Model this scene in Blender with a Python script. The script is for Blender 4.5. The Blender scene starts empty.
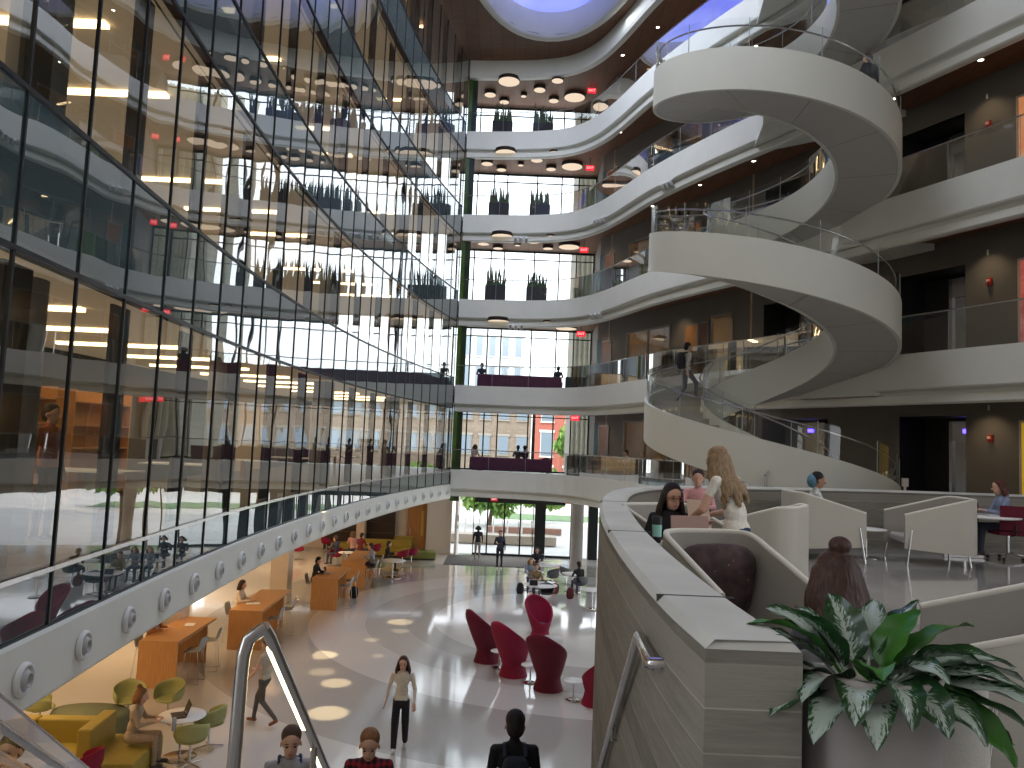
import bpy, bmesh, math, random
from mathutils import Vector, Matrix, Euler
random.seed(7)
sc = bpy.context.scene
COL = sc.collection
R = math.radians
# ------------------------------------------------------------------ materials
MATS = {}
def nodes(m):
    m.use_nodes = True
    nt = m.node_tree; nt.nodes.clear()
    return nt, nt.nodes, nt.links
def mat(name, col, rough=.5, metal=0., var=0., scale=4., bump=0., stretch=(1,1,1), emit=None, es=0., coat=0., spec=.5, col2=None, detail=4):
    if name in MATS: return MATS[name]
    m = bpy.data.materials.new(name); nt, N, L = nodes(m)
    out = N.new('ShaderNodeOutputMaterial'); b = N.new('ShaderNodeBsdfPrincipled')
    L.new(b.outputs[0], out.inputs[0])
    b.inputs['Base Color'].default_value = (*col, 1)
    b.inputs['Roughness'].default_value = rough
    b.inputs['Metallic'].default_value = metal
    b.inputs['Specular IOR Level'].default_value = spec
    b.inputs['Coat Weight'].default_value = coat
    if emit:
        b.inputs['Emission Color'].default_value = (*emit, 1); b.inputs['Emission Strength'].default_value = es
    if var or bump or col2:
        tc = N.new('ShaderNodeTexCoord'); mp = N.new('ShaderNodeMapping'); mp.inputs['Scale'].default_value = stretch
        nz = N.new('ShaderNodeTexNoise'); nz.inputs['Scale'].default_value = scale; nz.inputs['Detail'].default_value = detail
        L.new(tc.outputs['Object'], mp.inputs[0]); L.new(mp.outputs[0], nz.inputs['Vector'])
        if var or col2:
            rp = N.new('ShaderNodeValToRGB'); rp.color_ramp.elements[0].position = .3; rp.color_ramp.elements[1].position = .7
            c2 = col2 or tuple(min(1, c*(1+var)) for c in col); c1 = col if col2 else tuple(c*(1-var) for c in col)
            rp.color_ramp.elements[0].color = (*c1, 1); rp.color_ramp.elements[1].color = (*c2, 1)
            L.new(nz.outputs['Fac'], rp.inputs[0]); L.new(rp.outputs[0], b.inputs['Base Color'])
        if bump:
            bp = N.new('ShaderNodeBump'); bp.inputs['Strength'].default_value = bump; bp.inputs['Distance'].default_value = .02
            L.new(nz.outputs['Fac'], bp.inputs['Height']); L.new(bp.outputs[0], b.inputs['Normal'])
    MATS[name] = m; return m
def emis(name, col, s):
    if name in MATS: return MATS[name]
    m = bpy.data.materials.new(name); nt, N, L = nodes(m)
    out = N.new('ShaderNodeOutputMaterial'); e = N.new('ShaderNodeEmission')
    e.inputs[0].default_value = (*col, 1); e.inputs[1].default_value = s
    L.new(e.outputs[0], out.inputs[0]); MATS[name] = m; return m
def glass(name, tint=(1,1,1), refl=1.0, base=0.04, rough=0.0, dirt=0.0, dcol=(.5,.6,.6), wave=0.):
    """thin architectural glass: clear transmission mixed with a fresnel mirror"""
    m = bpy.data.materials.new(name); nt, N, L = nodes(m)
    out = N.new('ShaderNodeOutputMaterial'); t = N.new('ShaderNodeBsdfTransparent'); g = N.new('ShaderNodeBsdfGlossy')
    t.inputs[0].default_value = (*tint, 1); g.inputs['Roughness'].default_value = rough
    g.inputs['Color'].default_value = (1, 1, 1, 1)
    if wave:
        tc = N.new('ShaderNodeTexCoord'); nz = N.new('ShaderNodeTexNoise'); nz.inputs['Scale'].default_value = 1.1; nz.inputs['Detail'].default_value = 0
        bp = N.new('ShaderNodeBump'); bp.inputs['Strength'].default_value = wave; bp.inputs['Distance'].default_value = .02
        L.new(tc.outputs['Object'], nz.inputs['Vector']); L.new(nz.outputs['Fac'], bp.inputs['Height']); L.new(bp.outputs[0], g.inputs['Normal'])
    lw = N.new('ShaderNodeFresnel'); lw.inputs[0].default_value = 1.5
    mul = N.new('ShaderNodeMath'); mul.operation = 'MULTIPLY_ADD'; mul.use_clamp = True
    mul.inputs[1].default_value = refl; mul.inputs[2].default_value = base
    L.new(lw.outputs[0], mul.inputs[0])
    mx = N.new('ShaderNodeMixShader'); L.new(mul.outputs[0], mx.inputs[0])
    if dirt:
        d = N.new('ShaderNodeBsdfDiffuse'); d.inputs[0].default_value = (*dcol, 1)
        m2 = N.new('ShaderNodeMixShader'); m2.inputs[0].default_value = dirt
        L.new(t.outputs[0], m2.inputs[1]); L.new(d.outputs[0], m2.inputs[2]); L.new(m2.outputs[0], mx.inputs[1])
    else:
        L.new(t.outputs[0], mx.inputs[1])
    L.new(g.outputs[0], mx.inputs[2]); L.new(mx.outputs[0], out.inputs[0])
    MATS[name] = m; return m
def wood(name, c1, c2, rough=.4, scale=3., stretch=(1, 12, 1), plank=0., axis='X'):
    if name in MATS: return MATS[name]
    m = mat(name, c1, rough, 0, 0, scale, .05, stretch, col2=c2, detail=6)
    if plank:
        nt = m.node_tree; N = nt.nodes; L = nt.links
        b = next(n for n in N if n.type == 'BSDF_PRINCIPLED'); tc = next(n for n in N if n.type == 'TEX_COORD')
        w = N.new('ShaderNodeTexWave'); w.bands_direction = axis; w.wave_profile = 'SAW'; w.inputs['Scale'].default_value = plank
        L.new(tc.outputs['Object'], w.inputs['Vector'])
        cr = N.new('ShaderNodeValToRGB'); cr.color_ramp.elements[0].color = (.25, .25, .25, 1); cr.color_ramp.elements[1].position = .06
        cr.color_ramp.elements[1].color = (1, 1, 1, 1); L.new(w.outputs['Fac'], cr.inputs[0])
        mu = N.new('ShaderNodeMixRGB'); mu.blend_type = 'MULTIPLY'; mu.inputs[0].default_value = 1
        src = b.inputs['Base Color'].links[0].from_socket
        L.new(src, mu.inputs[1]); L.new(cr.outputs[0], mu.inputs[2]); L.new(mu.outputs[0], b.inputs['Base Color'])
    return m
def terrazzo(name, cx, cy, radii, light, dark, rough=.1):
    m = bpy.data.materials.new(name); nt, N, L = nodes(m)
    out = N.new('ShaderNodeOutputMaterial'); b = N.new('ShaderNodeBsdfPrincipled'); L.new(b.outputs[0], out.inputs[0])
    tc = N.new('ShaderNodeTexCoord'); sub = N.new('ShaderNodeVectorMath'); sub.operation = 'SUBTRACT'; sub.inputs[1].default_value = (cx, cy, 0)
    sep = N.new('ShaderNodeSeparateXYZ'); cmb = N.new('ShaderNodeCombineXYZ'); ln = N.new('ShaderNodeVectorMath'); ln.operation = 'LENGTH'
    L.new(tc.outputs['Object'], sub.inputs[0]); L.new(sub.outputs[0], sep.inputs[0]); L.new(sep.outputs[0], cmb.inputs[0]); L.new(sep.outputs[1], cmb.inputs[1])
    L.new(cmb.outputs[0], ln.inputs[0])
    mr = N.new('ShaderNodeMapRange'); mr.inputs['From Max'].default_value = 30; L.new(ln.outputs['Value'], mr.inputs['Value'])
    rp = N.new('ShaderNodeValToRGB'); rp.color_ramp.interpolation = 'CONSTANT'
    els = rp.color_ramp.elements
    els[0].position = 0; els[0].color = (*light, 1)
    cur = 1
    els[1].position = radii[0]/30; els[1].color = (*dark, 1)
    for i, r in enumerate(radii[1:]):
        e = els.new(r/30); f = (.55, 0, 1, .1, .9)[i % 5]; e.color = tuple(light[k]*(1-f)+dark[k]*f for k in range(3)) + (1,)
    L.new(mr.outputs[0], rp.inputs[0])
    nz = N.new('ShaderNodeTexNoise'); nz.inputs['Scale'].default_value = 90; nz.inputs['Detail'].default_value = 2; L.new(tc.outputs['Object'], nz.inputs['Vector'])
    r2 = N.new('ShaderNodeValToRGB'); r2.color_ramp.elements[0].color = (.82, .82, .82, 1); r2.color_ramp.elements[0].position = .35; r2.color_ramp.elements[1].position = .65
    L.new(nz.outputs['Fac'], r2.inputs[0]); mu = N.new('ShaderNodeMixRGB'); mu.blend_type = 'MULTIPLY'; mu.inputs[0].default_value = .7
    L.new(rp.outputs[0], mu.inputs[1]); L.new(r2.outputs[0], mu.inputs[2]); L.new(mu.outputs[0], b.inputs['Base Color'])
    b.inputs['Roughness'].default_value = rough; b.inputs['Coat Weight'].default_value = .6; b.inputs['Coat Roughness'].default_value = .06
    n3 = N.new('ShaderNodeTexNoise'); n3.inputs['Scale'].default_value = 1.2; n3.inputs['Detail'].default_value = 1; L.new(tc.outputs['Object'], n3.inputs['Vector'])
    bp = N.new('ShaderNodeBump'); bp.inputs['Strength'].default_value = .12; bp.inputs['Distance'].default_value = .02; L.new(n3.outputs['Fac'], bp.inputs['Height']); L.new(bp.outputs[0], b.inputs['Coat Normal'])
    MATS[name] = m; return m
def concrete(name, board=6.0, c=(.20, .19, .165)):
    m = bpy.data.materials.new(name); nt, N, L = nodes(m)
    out = N.new('ShaderNodeOutputMaterial'); b = N.new('ShaderNodeBsdfPrincipled'); L.new(b.outputs[0], out.inputs[0])
    tc = N.new('ShaderNodeTexCoord'); sep = N.new('ShaderNodeSeparateXYZ'); L.new(tc.outputs['Object'], sep.inputs[0])
    fl = N.new('ShaderNodeMath'); fl.operation = 'MULTIPLY'; fl.inputs[1].default_value = board; L.new(sep.outputs[2], fl.inputs[0])
    ff = N.new('ShaderNodeMath'); ff.operation = 'FLOOR'; L.new(fl.outputs[0], ff.inputs[0])
    wn = N.new('ShaderNodeTexWhiteNoise'); wn.noise_dimensions = '1D'; L.new(ff.outputs[0], wn.inputs['W'])
    fr = N.new('ShaderNodeMath'); fr.operation = 'FRACT'; L.new(fl.outputs[0], fr.inputs[0])
    mp = N.new('ShaderNodeMapping'); mp.inputs['Scale'].default_value = (1.5, 1.5, 14); L.new(tc.outputs['Object'], mp.inputs[0])
    nz = N.new('ShaderNodeTexNoise'); nz.inputs['Scale'].default_value = 2.2; nz.inputs['Detail'].default_value = 8; nz.inputs['Roughness'].default_value = .65; L.new(mp.outputs[0], nz.inputs['Vector'])
    a1 = N.new('ShaderNodeMath'); a1.operation = 'MULTIPLY_ADD'; a1.inputs[1].default_value = .6; L.new(wn.outputs['Value'], a1.inputs[0]); L.new(nz.outputs['Fac'], a1.inputs[2])
    rp = N.new('ShaderNodeValToRGB'); e = rp.color_ramp.elements; e[0].position = .35; e[1].position = 1.0
    e[0].color = tuple(x*.62 for x in c) + (1,); e[1].color = tuple(x*1.35 for x in c) + (1,)
    L.new(a1.outputs[0], rp.inputs[0])
    ln = N.new('ShaderNodeValToRGB'); ln.color_ramp.elements[0].position = 0.02; ln.color_ramp.elements[0].color = (2.0, 2.0, 1.9, 1); ln.color_ramp.elements[1].position = .05; ln.color_ramp.elements[1].color = (1, 1, 1, 1)
    L.new(fr.outputs[0], ln.inputs[0])
    mu = N.new('ShaderNodeMixRGB'); mu.blend_type = 'MULTIPLY'; mu.inputs[0].default_value = .6; L.new(rp.outputs[0], mu.inputs[1]); L.new(ln.outputs[0], mu.inputs[2])
    L.new(mu.outputs[0], b.inputs['Base Color']); b.inputs['Roughness'].default_value = .75
    bp = N.new('ShaderNodeBump'); bp.inputs['Strength'].default_value = .35; bp.inputs['Distance'].default_value = .01; L.new(a1.outputs[0], bp.inputs['Height']); L.new(bp.outputs[0], b.inputs['Normal'])
    MATS[name] = m; return m
def brickmat(name, c1, c2, mortar, scale=5.):
    m = bpy.data.materials.new(name); nt, N, L = nodes(m)
    out = N.new('ShaderNodeOutputMaterial'); b = N.new('ShaderNodeBsdfPrincipled'); L.new(b.outputs[0], out.inputs[0])
    tc = N.new('ShaderNodeTexCoord'); mp = N.new('ShaderNodeMapping'); mp.inputs['Rotation'].default_value = (R(90), 0, 0); L.new(tc.outputs['Object'], mp.inputs[0])
    br = N.new('ShaderNodeTexBrick'); br.inputs['Scale'].default_value = scale; br.inputs['Color1'].default_value = (*c1, 1); br.inputs['Color2'].default_value = (*c2, 1); br.inputs['Mortar'].default_value = (*mortar, 1)
    L.new(mp.outputs[0], br.inputs['Vector']); L.new(br.outputs['Color'], b.inputs['Base Color']); b.inputs['Roughness'].default_value = .9
    MATS[name] = m; return m

WHITE = mat('white_plaster', (.68, .69, .635), .55, var=.03, scale=1.5)
WHITE2 = mat('white_painted_metal', (.66, .67, .67), .4, var=.02, scale=1.)
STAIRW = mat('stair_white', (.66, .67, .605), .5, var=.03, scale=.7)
SOFF = wood('walnut_ceiling', (.13, .058, .030), (.20, .095, .050), .5, 2., (1, 10, 1), plank=.55, axis='X')
TAUPE = mat('taupe_wall', (.14, .125, .105), .7, var=.08, scale=1.2)
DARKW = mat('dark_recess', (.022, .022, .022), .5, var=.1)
STEEL = mat('brushed_steel', (.62, .61, .60), .22, 1., var=.06, scale=12, stretch=(1, 1, .05))
CHROME = mat('chrome', (.75, .75, .75), .1, 1.)
DMETAL = mat('dark_mullion', (.018, .020, .022), .4, .4)
BLACK = mat('black_plastic', (.02, .02, .022), .45)
OAK = wood('oak_veneer', (.46, .22, .075), (.58, .30, .11), .38, 2.5, (14, 14, 1))
DOORW = wood('door_wood', (.40, .18, .05), (.52, .25, .08), .4, 2.5, (12, 12, 1))
DOORB = wood('brown_door_wood', (.14, .06, .03), (.20, .09, .045), .4, 2.5, (12, 12, 1))
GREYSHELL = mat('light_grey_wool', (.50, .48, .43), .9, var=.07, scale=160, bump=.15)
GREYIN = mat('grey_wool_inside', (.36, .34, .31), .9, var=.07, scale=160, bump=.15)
MAROON = mat('maroon_fabric', (.12, .005, .020), .8, var=.12, scale=120, bump=.1)
RED = mat('crimson_fabric', (.24, .006, .036), .8, var=.12, scale=100, bump=.1)
PURPLE = mat('purple_fabric', (.085, .022, .055), .85, var=.2, scale=60)
GREENCH = mat('olive_green_shell', (.33, .34, .13), .5, var=.05)
YELLOW = mat('mustard_leather', (.36, .28, .05), .5, var=.08, scale=3)
TEAL = mat('teal_panel', (.01, .09, .11), .5, var=.05)
CLEAR = glass('clear_glass', (.95, .975, .965), .8, .01)
FARGLASS = glass('window_glass', (.97, .985, .98), .6, .0)
CURTAIN = glass('curtain_wall_glass', (.66, .68, .64), 1.15, .13, wave=.22)
SPAND = glass('spandrel_glass', (.30, .38, .40), 1.2, .14, dirt=.80, dcol=(.065, .10, .108), wave=.15)
SKIN = [mat('skin_light', (.62, .38, .28), .5, spec=.3), mat('skin_tan', (.42, .23, .15), .5, spec=.3), mat('skin_dark', (.14, .07, .045), .5, spec=.3)]
def cloth(c): return mat('cloth_%02x%02x%02x' % tuple(int(min(1, x)*255) for x in c), c, .85, var=.12, scale=25, bump=.2)
def hairm(c): return mat('hair_%02x%02x%02x' % tuple(int(min(1, x)*255) for x in c), c, .55, var=.35, scale=18, stretch=(3, 3, .5), bump=.6)

# ------------------------------------------------------------------ mesh helpers
class MB:
    def __init__(s): s.v = []; s.f = []; s.m = []; s.cur = 0; s.sm = []
    def add(s, vs, fs, smooth=False):
        b = len(s.v); s.v += [tuple(v) for v in vs]
        for f in fs: s.f.append([b+i for i in f]); s.m.append(s.cur); s.sm.append(smooth)
        return s
    def box(s, c, d, rz=0, M=None):
        x, y, z = d[0]/2, d[1]/2, d[2]/2; ca, sa = math.cos(rz), math.sin(rz)
        vs = []
        for i in (-1, 1):
            for j in (-1, 1):
                for k in (-1, 1):
                    p = Vector((i*x, j*y, k*z))
                    if M is not None: p = M @ p
                    vs.append((c[0]+p.x*ca-p.y*sa, c[1]+p.x*sa+p.y*ca, c[2]+p.z))
        return s.add(vs, [(0, 1, 3, 2), (4, 6, 7, 5), (0, 4, 5, 1), (2, 3, 7, 6), (0, 2, 6, 4), (1, 5, 7, 3)])
    def prism(s, poly, z0, z1):
        n = len(poly)
        A = sum(poly[i][0]*poly[(i+1) % n][1]-poly[(i+1) % n][0]*poly[i][1] for i in range(n))
        if A < 0: poly = poly[::-1]
        vs = [(x, y, z0) for x, y in poly]+[(x, y, z1) for x, y in poly]
        return s.add(vs, [tuple(range(n))[::-1], tuple(range(n, 2*n))]+[(i, (i+1) % n, n+(i+1) % n, n+i) for i in range(n)])
    def tube(s, pts, r, n=10, cap=True, rs=None):
        pts = [Vector(p) for p in pts]; N = len(pts); vs = []
        t0 = (pts[1]-pts[0]).normalized(); up = Vector((0, 0, 1)) if abs(t0.z) < .9 else Vector((1, 0, 0))
        u = t0.cross(up).normalized()
        for i, p in enumerate(pts):
            t = (pts[min(i+1, N-1)]-pts[max(i-1, 0)]).normalized()
            u = (u-t*u.dot(t)).normalized(); w = t.cross(u)
            rr = rs[i] if rs else r
            if 0 < i < N-1:
                a = (pts[i]-pts[i-1]).normalized(); b_ = (pts[i+1]-pts[i]).normalized(); cc = max(.6, math.sqrt(max(0, (1+a.dot(b_))/2)))
            for k in range(n):
                an = 2*math.pi*k/n; vs.append(p+(u*math.cos(an)+w*math.sin(an))*rr)
        fs = [(i*n+k, i*n+(k+1) % n, (i+1)*n+(k+1) % n, (i+1)*n+k) for i in range(N-1) for k in range(n)]
        s.add(vs, fs, True)
        if cap:
            s.add(vs[:n], [tuple(range(n))[::-1]]); s.add(vs[-n:], [tuple(range(n))])
        return s
    def lathe(s, prof, c=(0, 0, 0), n=24, smooth=True, M=None):
        vs = []
        for r, z in prof:
            for k in range(n):
                a = 2*math.pi*k/n; p = Vector((r*math.cos(a), r*math.sin(a), z))
                if M is not None: p = M @ p
                vs.append((c[0]+p.x, c[1]+p.y, c[2]+p.z))
        N = len(prof)
        return s.add(vs, [(i*n+k, i*n+(k+1) % n, (i+1)*n+(k+1) % n, (i+1)*n+k) for i in range(N-1) for k in range(n)], smooth)
    def ell(s, c, r, n=16, m=10, M=None):
        prof = [(math.sin(math.pi*i/m), -math.cos(math.pi*i/m)) for i in range(m+1)]
        S = Matrix.Diagonal((*r, 1)).to_3x3(); 
        MM = S if M is None else M @ S
        return s.lathe([(max(a, 1e-4), b) for a, b in prof], c, n, True, MM)
    def grid(s, P, smooth=True, closed_u=False):
        """P[i][j] grid of points"""
        a, b = len(P), len(P[0]); vs = [p for row in P for p in row]
        fs = []
        for i in range(a-1 if not closed_u else a):
            for j in range(b-1): i2 = (i+1) % a; fs.append((i*b+j, i2*b+j, i2*b+j+1, i*b+j+1))
        return s.add(vs, fs, smooth)
    def mesh(s, name, mats):
        me = bpy.data.meshes.new(name); me.from_pydata(s.v, [], s.f)
        for m in (mats if isinstance(mats, (list, tuple)) else [mats]): me.materials.append(m)
        me.polygons.foreach_set('material_index', s.m); me.polygons.foreach_set('use_smooth', s.sm); me.update()
        return me
    def build(s, name, mats, parent=None, bevel=0, fix=False):
        me = s.mesh(name, mats)
        if fix:
            bm = bmesh.new(); bm.from_mesh(me); bmesh.ops.remove_doubles(bm, verts=bm.verts, dist=1e-5); bmesh.ops.recalc_face_normals(bm, faces=bm.faces); bm.to_mesh(me); bm.free()
        o = bpy.data.objects.new(name, me); COL.objects.link(o)
        if parent: o.parent = parent
        if bevel:
            md = o.modifiers.new('bevel', 'BEVEL'); md.width = bevel; md.segments = 2; md.limit_method = 'ANGLE'
        return o
def tag(o, label=None, cat=None, group=None, kind=None):
    if label: o['label'] = label
    if cat: o['category'] = cat
    if group: o['group'] = group
    if kind: o['kind'] = kind
    return o
def struct(o): o['kind'] = 'structure'; return o
def thing(name, label, cat, loc=(0, 0, 0), rz=0, group=None):
    o = bpy.data.objects.new(name, None); COL.objects.link(o); o.location = loc; o.rotation_euler = (0, 0, rz); o.empty_display_size = .1
    return tag(o, label, cat, group)
KIDS = {}
def dup(root, loc=None, rz=None, label=None, group=None, scale=None):
    def rec(o, par):
        c = o.copy(); COL.objects.link(c)
        if par is not None: c.parent = par
        for ch in list(o.children): rec(ch, c)
        return c
    r = rec(root, None)
    if loc is not None: r.location = loc
    if rz is not None: r.rotation_euler = (0, 0, rz)
    if label: r['label'] = label
    if group: r['group'] = group
    if scale: r.scale = (scale,)*3
    return r
def smooth_curve(pts, n=8):
    """Catmull-Rom through 2-D / 3-D points"""
    P = [Vector(p) for p in pts]; out = []
    for i in range(len(P)-1):
        p0 = P[max(i-1, 0)]; p1 = P[i]; p2 = P[i+1]; p3 = P[min(i+2, len(P)-1)]
        for k in range(n):
            t = k/n; out.append(.5*((2*p1)+(p2-p0)*t+(2*p0-5*p1+4*p2-p3)*t*t+(3*p1-p0-3*p2+p3)*t*t*t))
    out.append(P[-1]); return out
def offset(path, d):
    """offset a 2-D path to its left (d>0)"""
    out = []
    for i, p in enumerate(path):
        t = (path[min(i+1, len(path)-1)]-path[max(i-1, 0)]).normalized(); out.append(Vector((p.x-t.y*d, p.y+t.x*d)))
    return out
def sweep(mb, path, prof, smooth=False, close=False):
    """profile (offset to left, z) swept along a plan path"""
    offs = {}
    rows = []
    for d, z in prof:
        if d not in offs: offs[d] = offset(path, d)
        rows.append([(p.x, p.y, z) for p in offs[d]])
    if close: rows.append(rows[0])
    mb.grid(rows, smooth); return mb
def resample(path, step):
    L = [0]
    for i in range(1, len(path)): L.append(L[-1]+(path[i]-path[i-1]).length)
    n = max(1, int(round(L[-1]/step))); out = []; j = 0
    for k in range(n+1):
        s_ = L[-1]*k/n
        while j < len(L)-2 and L[j+1] < s_: j += 1
        t = (s_-L[j])/max(1e-9, L[j+1]-L[j]); p = path[j].lerp(path[j+1], t); out.append(p)
    return out
# ------------------------------------------------------------------ camera
EYE = Vector((0, 0, 5.95)); FPX = 769.; PITCH = R(4.4); ROLL = R(2.4)
cam = bpy.data.cameras.new('camera'); co = bpy.data.objects.new('camera', cam); COL.objects.link(co)
cam.sensor_width = 36; cam.lens = FPX/1024*36; cam.clip_start = .05; cam.clip_end = 500
_fw = Vector((0, math.cos(PITCH), math.sin(PITCH))); _u0 = Vector((0, -math.sin(PITCH), math.cos(PITCH))); _r0 = Vector((1, 0, 0))
_r = _r0*math.cos(ROLL)+_u0*math.sin(ROLL); _u = -_r0*math.sin(ROLL)+_u0*math.cos(ROLL)
M = Matrix((( _r.x, _u.x, -_fw.x, EYE.x), (_r.y, _u.y, -_fw.y, EYE.y), (_r.z, _u.z, -_fw.z, EYE.z), (0, 0, 0, 1)))
co.matrix_world = M; sc.camera = co
def ray(px, py): return _fw+_r*((px-512)/FPX)-_u*((py-384)/FPX)
def uz(px, py, z):          # survey helper: the spot on the level z seen at a picture point
    d = ray(px, py); return EYE+d*((z-EYE.z)/d.z)
def uy(px, py, y):          # survey helper: the spot at the distance y
    d = ray(px, py); return EYE+d*(y/d.y)
# ================================================================== ARCHITECTURE
ZL = 4.3                                   # lounge level
names = {2: 'second', 3: 'third', 4: 'fourth', 5: 'fifth', 6: 'sixth'}
LV = {2: 4.55, 3: 8.7, 4: 13.0, 5: 17.3, 6: 21.6}
EDGE = [(-2.8, 37.85), (-.9, 37.7), (1.0, 37.4), (2.4, 36.8), (3.4, 35.6), (4.2, 33.7), (5.25, 30.4), (6.7, 27.1), (8.4, 23.8), (10.05, 20.3), (11.5, 17.1), (13.2, 13.4), (16, 7.3), (19, .8)]
E_ = [Vector((p.x, p.y)) for p in smooth_curve([(x, y, 0) for x, y in EDGE], 6)]
WD = Vector((.42, -.91)).normalized(); W0 = Vector((13.0, 19.2)); WN = Vector((-WD.y, WD.x))   # right back wall line (WN points away from the atrium)
def W(u, off=0): p = W0+WD*u+WN*off; return (p.x, p.y)
if WN.x < 0: WN = -WN
UFAR = -21.0
# ---- floors
TERR = terrazzo('terrazzo_hall', 3.0, 26.5, [5.2, 6.2, 7.4, 9.2, 12.5], (.60, .585, .55), (.42, .41, .385))
struct(MB().prism([(-16, -6), (22, -6), (22, 41.55), (-16, 41.55)], -.3, 0).build('floor', TERR))
PAR = [(.65, 2.5), (.63, 3.2), (.67, 4.6), (.78, 6.3), (.96, 8.04), (1.22, 9.8), (1.65, 11.35), (2.35, 12.6), (3.3, 13.36), (4.9, 14.1), (6.5, 14.74), (8.4, 15.15), (10.3, 15.4), (13.3, 15.5)]
P_ = [Vector((p.x, p.y)) for p in smooth_curve([(x, y, 0) for x, y in PAR], 6)]
TER2 = terrazzo('terrazzo_lounge', 9.0, 5.0, [4.0, 5.5, 7.3, 8.8, 11.5], (.42, .41, .39), (.30, .29, .27), .12)
inner = offset(P_, -.31)
struct(MB().prism([(p.x, p.y) for p in offset(P_, -.1)]+[(17.0, 3.0), (17.0, -5.5), (-3.0, -5.5), (-3.0, 2.5)], ZL-.4, ZL).build('floor', TER2))
# ---- balcony slabs
def slab(z, top=None, k=0):
    zf = z if top is None else top
    poly = [(p.x, p.y) for p in offset(E_, .05)]
    tail = [(24, 3), (17, 36), (11, 41.5), (-3.6, 41.5), (-3.6, 37.8)] if k > 2 else [(24, 3), (17, 36), (11, 41.5), (-3.6, 41.5), (-3.6, 37.8)]
    if k == 2:
        # the second floor: far balcony, right side stops at the lounge parapet
        i = max(j for j, p in enumerate(E_) if p.y > 27)
        poly = poly[:i]; poly += [(6.2, 24), (6.0, 18), (4.6, 14.3)]+[(p.x, p.y+.0) for p in P_ if p.x > 4.9]+[(17, 15.5)]; tail = tail[1:]
    struct(MB().prism(poly+tail, zf-.3, zf-.1).build('floor', mat('balcony_floor', (.30, .29, .27), .3, var=.05)))
    poly2 = [(p.x, p.y) for p in offset(E_, .38)]
    if k == 2: poly2 = poly2[:i]+poly[i:]
    struct(MB().prism(poly2+tail, zf-.86, zf-.76).build('ceiling', SOFF if k > 2 else mat('plaster_ceiling', (.5, .46, .4), .7)))
LOWE = E_[:max(j for j, p in enumerate(E_) if p.y > 27)]+[Vector(q) for q in ((6.2, 24), (6.0, 18), (4.7, 14.35))]
LOWE = [Vector((p.x, p.y)) for p in resample(LOWE, .7)]
for k, z in LV.items():
    slab(z, k=k)
    path = E_ if k > 2 else LOWE
    mb = MB(); prof = [(.12, z), (0, z), (0, z-.90), (.03, z-.94), (.20, z-.97), (.22, z-1.05), (.17, z-1.08), (.17, z-1.27), (.21, z-1.31), (.40, z-1.31), (.42, z-.85)]
    sweep(mb, path, prof, smooth=False)
    o = mb.build('trim_%d' % k, WHITE); struct(o)
    # joints in the white fascia
# ---- ceiling with the skylight opening
cz = 25.3
SKC, SKA, SKB = (1.0, 22.5), 4.1, 12.6
def sk(a, f=1.0): 
    c, s_ = math.cos(a), math.sin(a)
    return (SKC[0]+SKA*f*math.copysign(abs(c)**.9, c), SKC[1]+(SKB+(f-1)*SKA)*math.copysign(abs(s_)**.9, s_))
n = 64
mb = MB(); rin = [(*sk(2*math.pi*i/n, 1.0), cz) for i in range(n)]
def onrect(a):
    c, s_ = math.cos(a), math.sin(a); X0, X1, Y0, Y1 = -16, 24, -6, 41.5
    t = min([((X1 if c > 0 else X0)-SKC[0])/c if abs(c) > 1e-6 else 1e9, ((Y1 if s_ > 0 else Y0)-SKC[1])/s_ if abs(s_) > 1e-6 else 1e9])
    return (SKC[0]+c*t, SKC[1]+s_*t, cz)
angs = sorted([2*math.pi*i/n for i in range(n)]+[math.atan2(y-SKC[1], x-SKC[0]) % (2*math.pi) for x in (-16, 24) for y in (-6, 41.5)])
def ska(a):      # point of the opening in the plan direction a
    lo, hi = a-.9, a+.9
    best = min((abs(((math.atan2(sk(t)[1]-SKC[1], sk(t)[0]-SKC[0])-a+math.pi) % (2*math.pi))-math.pi), t) for t in [2*math.pi*q/720 for q in range(720)])[1]
    return (*sk(best), cz)
rows = [[ska(a), onrect(a)] for a in angs]; rows.append(rows[0])
mb.grid(rows, False)
struct(mb.build('ceiling', SOFF))
# white curb of the skylight and its luminous panel
mb = MB(); rows = []
for f, dz in ((1.07, 0), (1.07, -.16), (1.0, -.16), (.985, -.1), (.985, 1.1)):
    rows.append([(*sk(2*math.pi*i/n, f), cz+dz) for i in range(n+1)])
mb.grid(rows, True); o = mb.build('trim_7', WHITE); struct(o)
def skypanel():
    m = bpy.data.materials.new('skylight_sky'); nt, N, L = nodes(m)
    out = N.new('ShaderNodeOutputMaterial'); e = N.new('ShaderNodeEmission'); nz = N.new('ShaderNodeTexNoise'); nz.inputs['Scale'].default_value = .25
    tc = N.new('ShaderNodeTexCoord'); L.new(tc.outputs['Object'], nz.inputs['Vector']); rp = N.new('ShaderNodeValToRGB')
    rp.color_ramp.elements[0].position = .35; rp.color_ramp.elements[0].color = (.20, .24, .90, 1); rp.color_ramp.elements[1].position = .7; rp.color_ramp.elements[1].color = (.36, .42, 1, 1)
    L.new(nz.outputs['Fac'], rp.inputs[0]); L.new(rp.outputs[0], e.inputs[0]); e.inputs[1].default_value = 1.15
    L.new(e.outputs[0], out.inputs[0]); return m
mb = MB(); mb.add([(*sk(2*math.pi*i/n, .99), cz+1.1) for i in range(n)], [tuple(range(n))[::-1]])
struct(mb.build('window_1', skypanel()))
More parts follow.
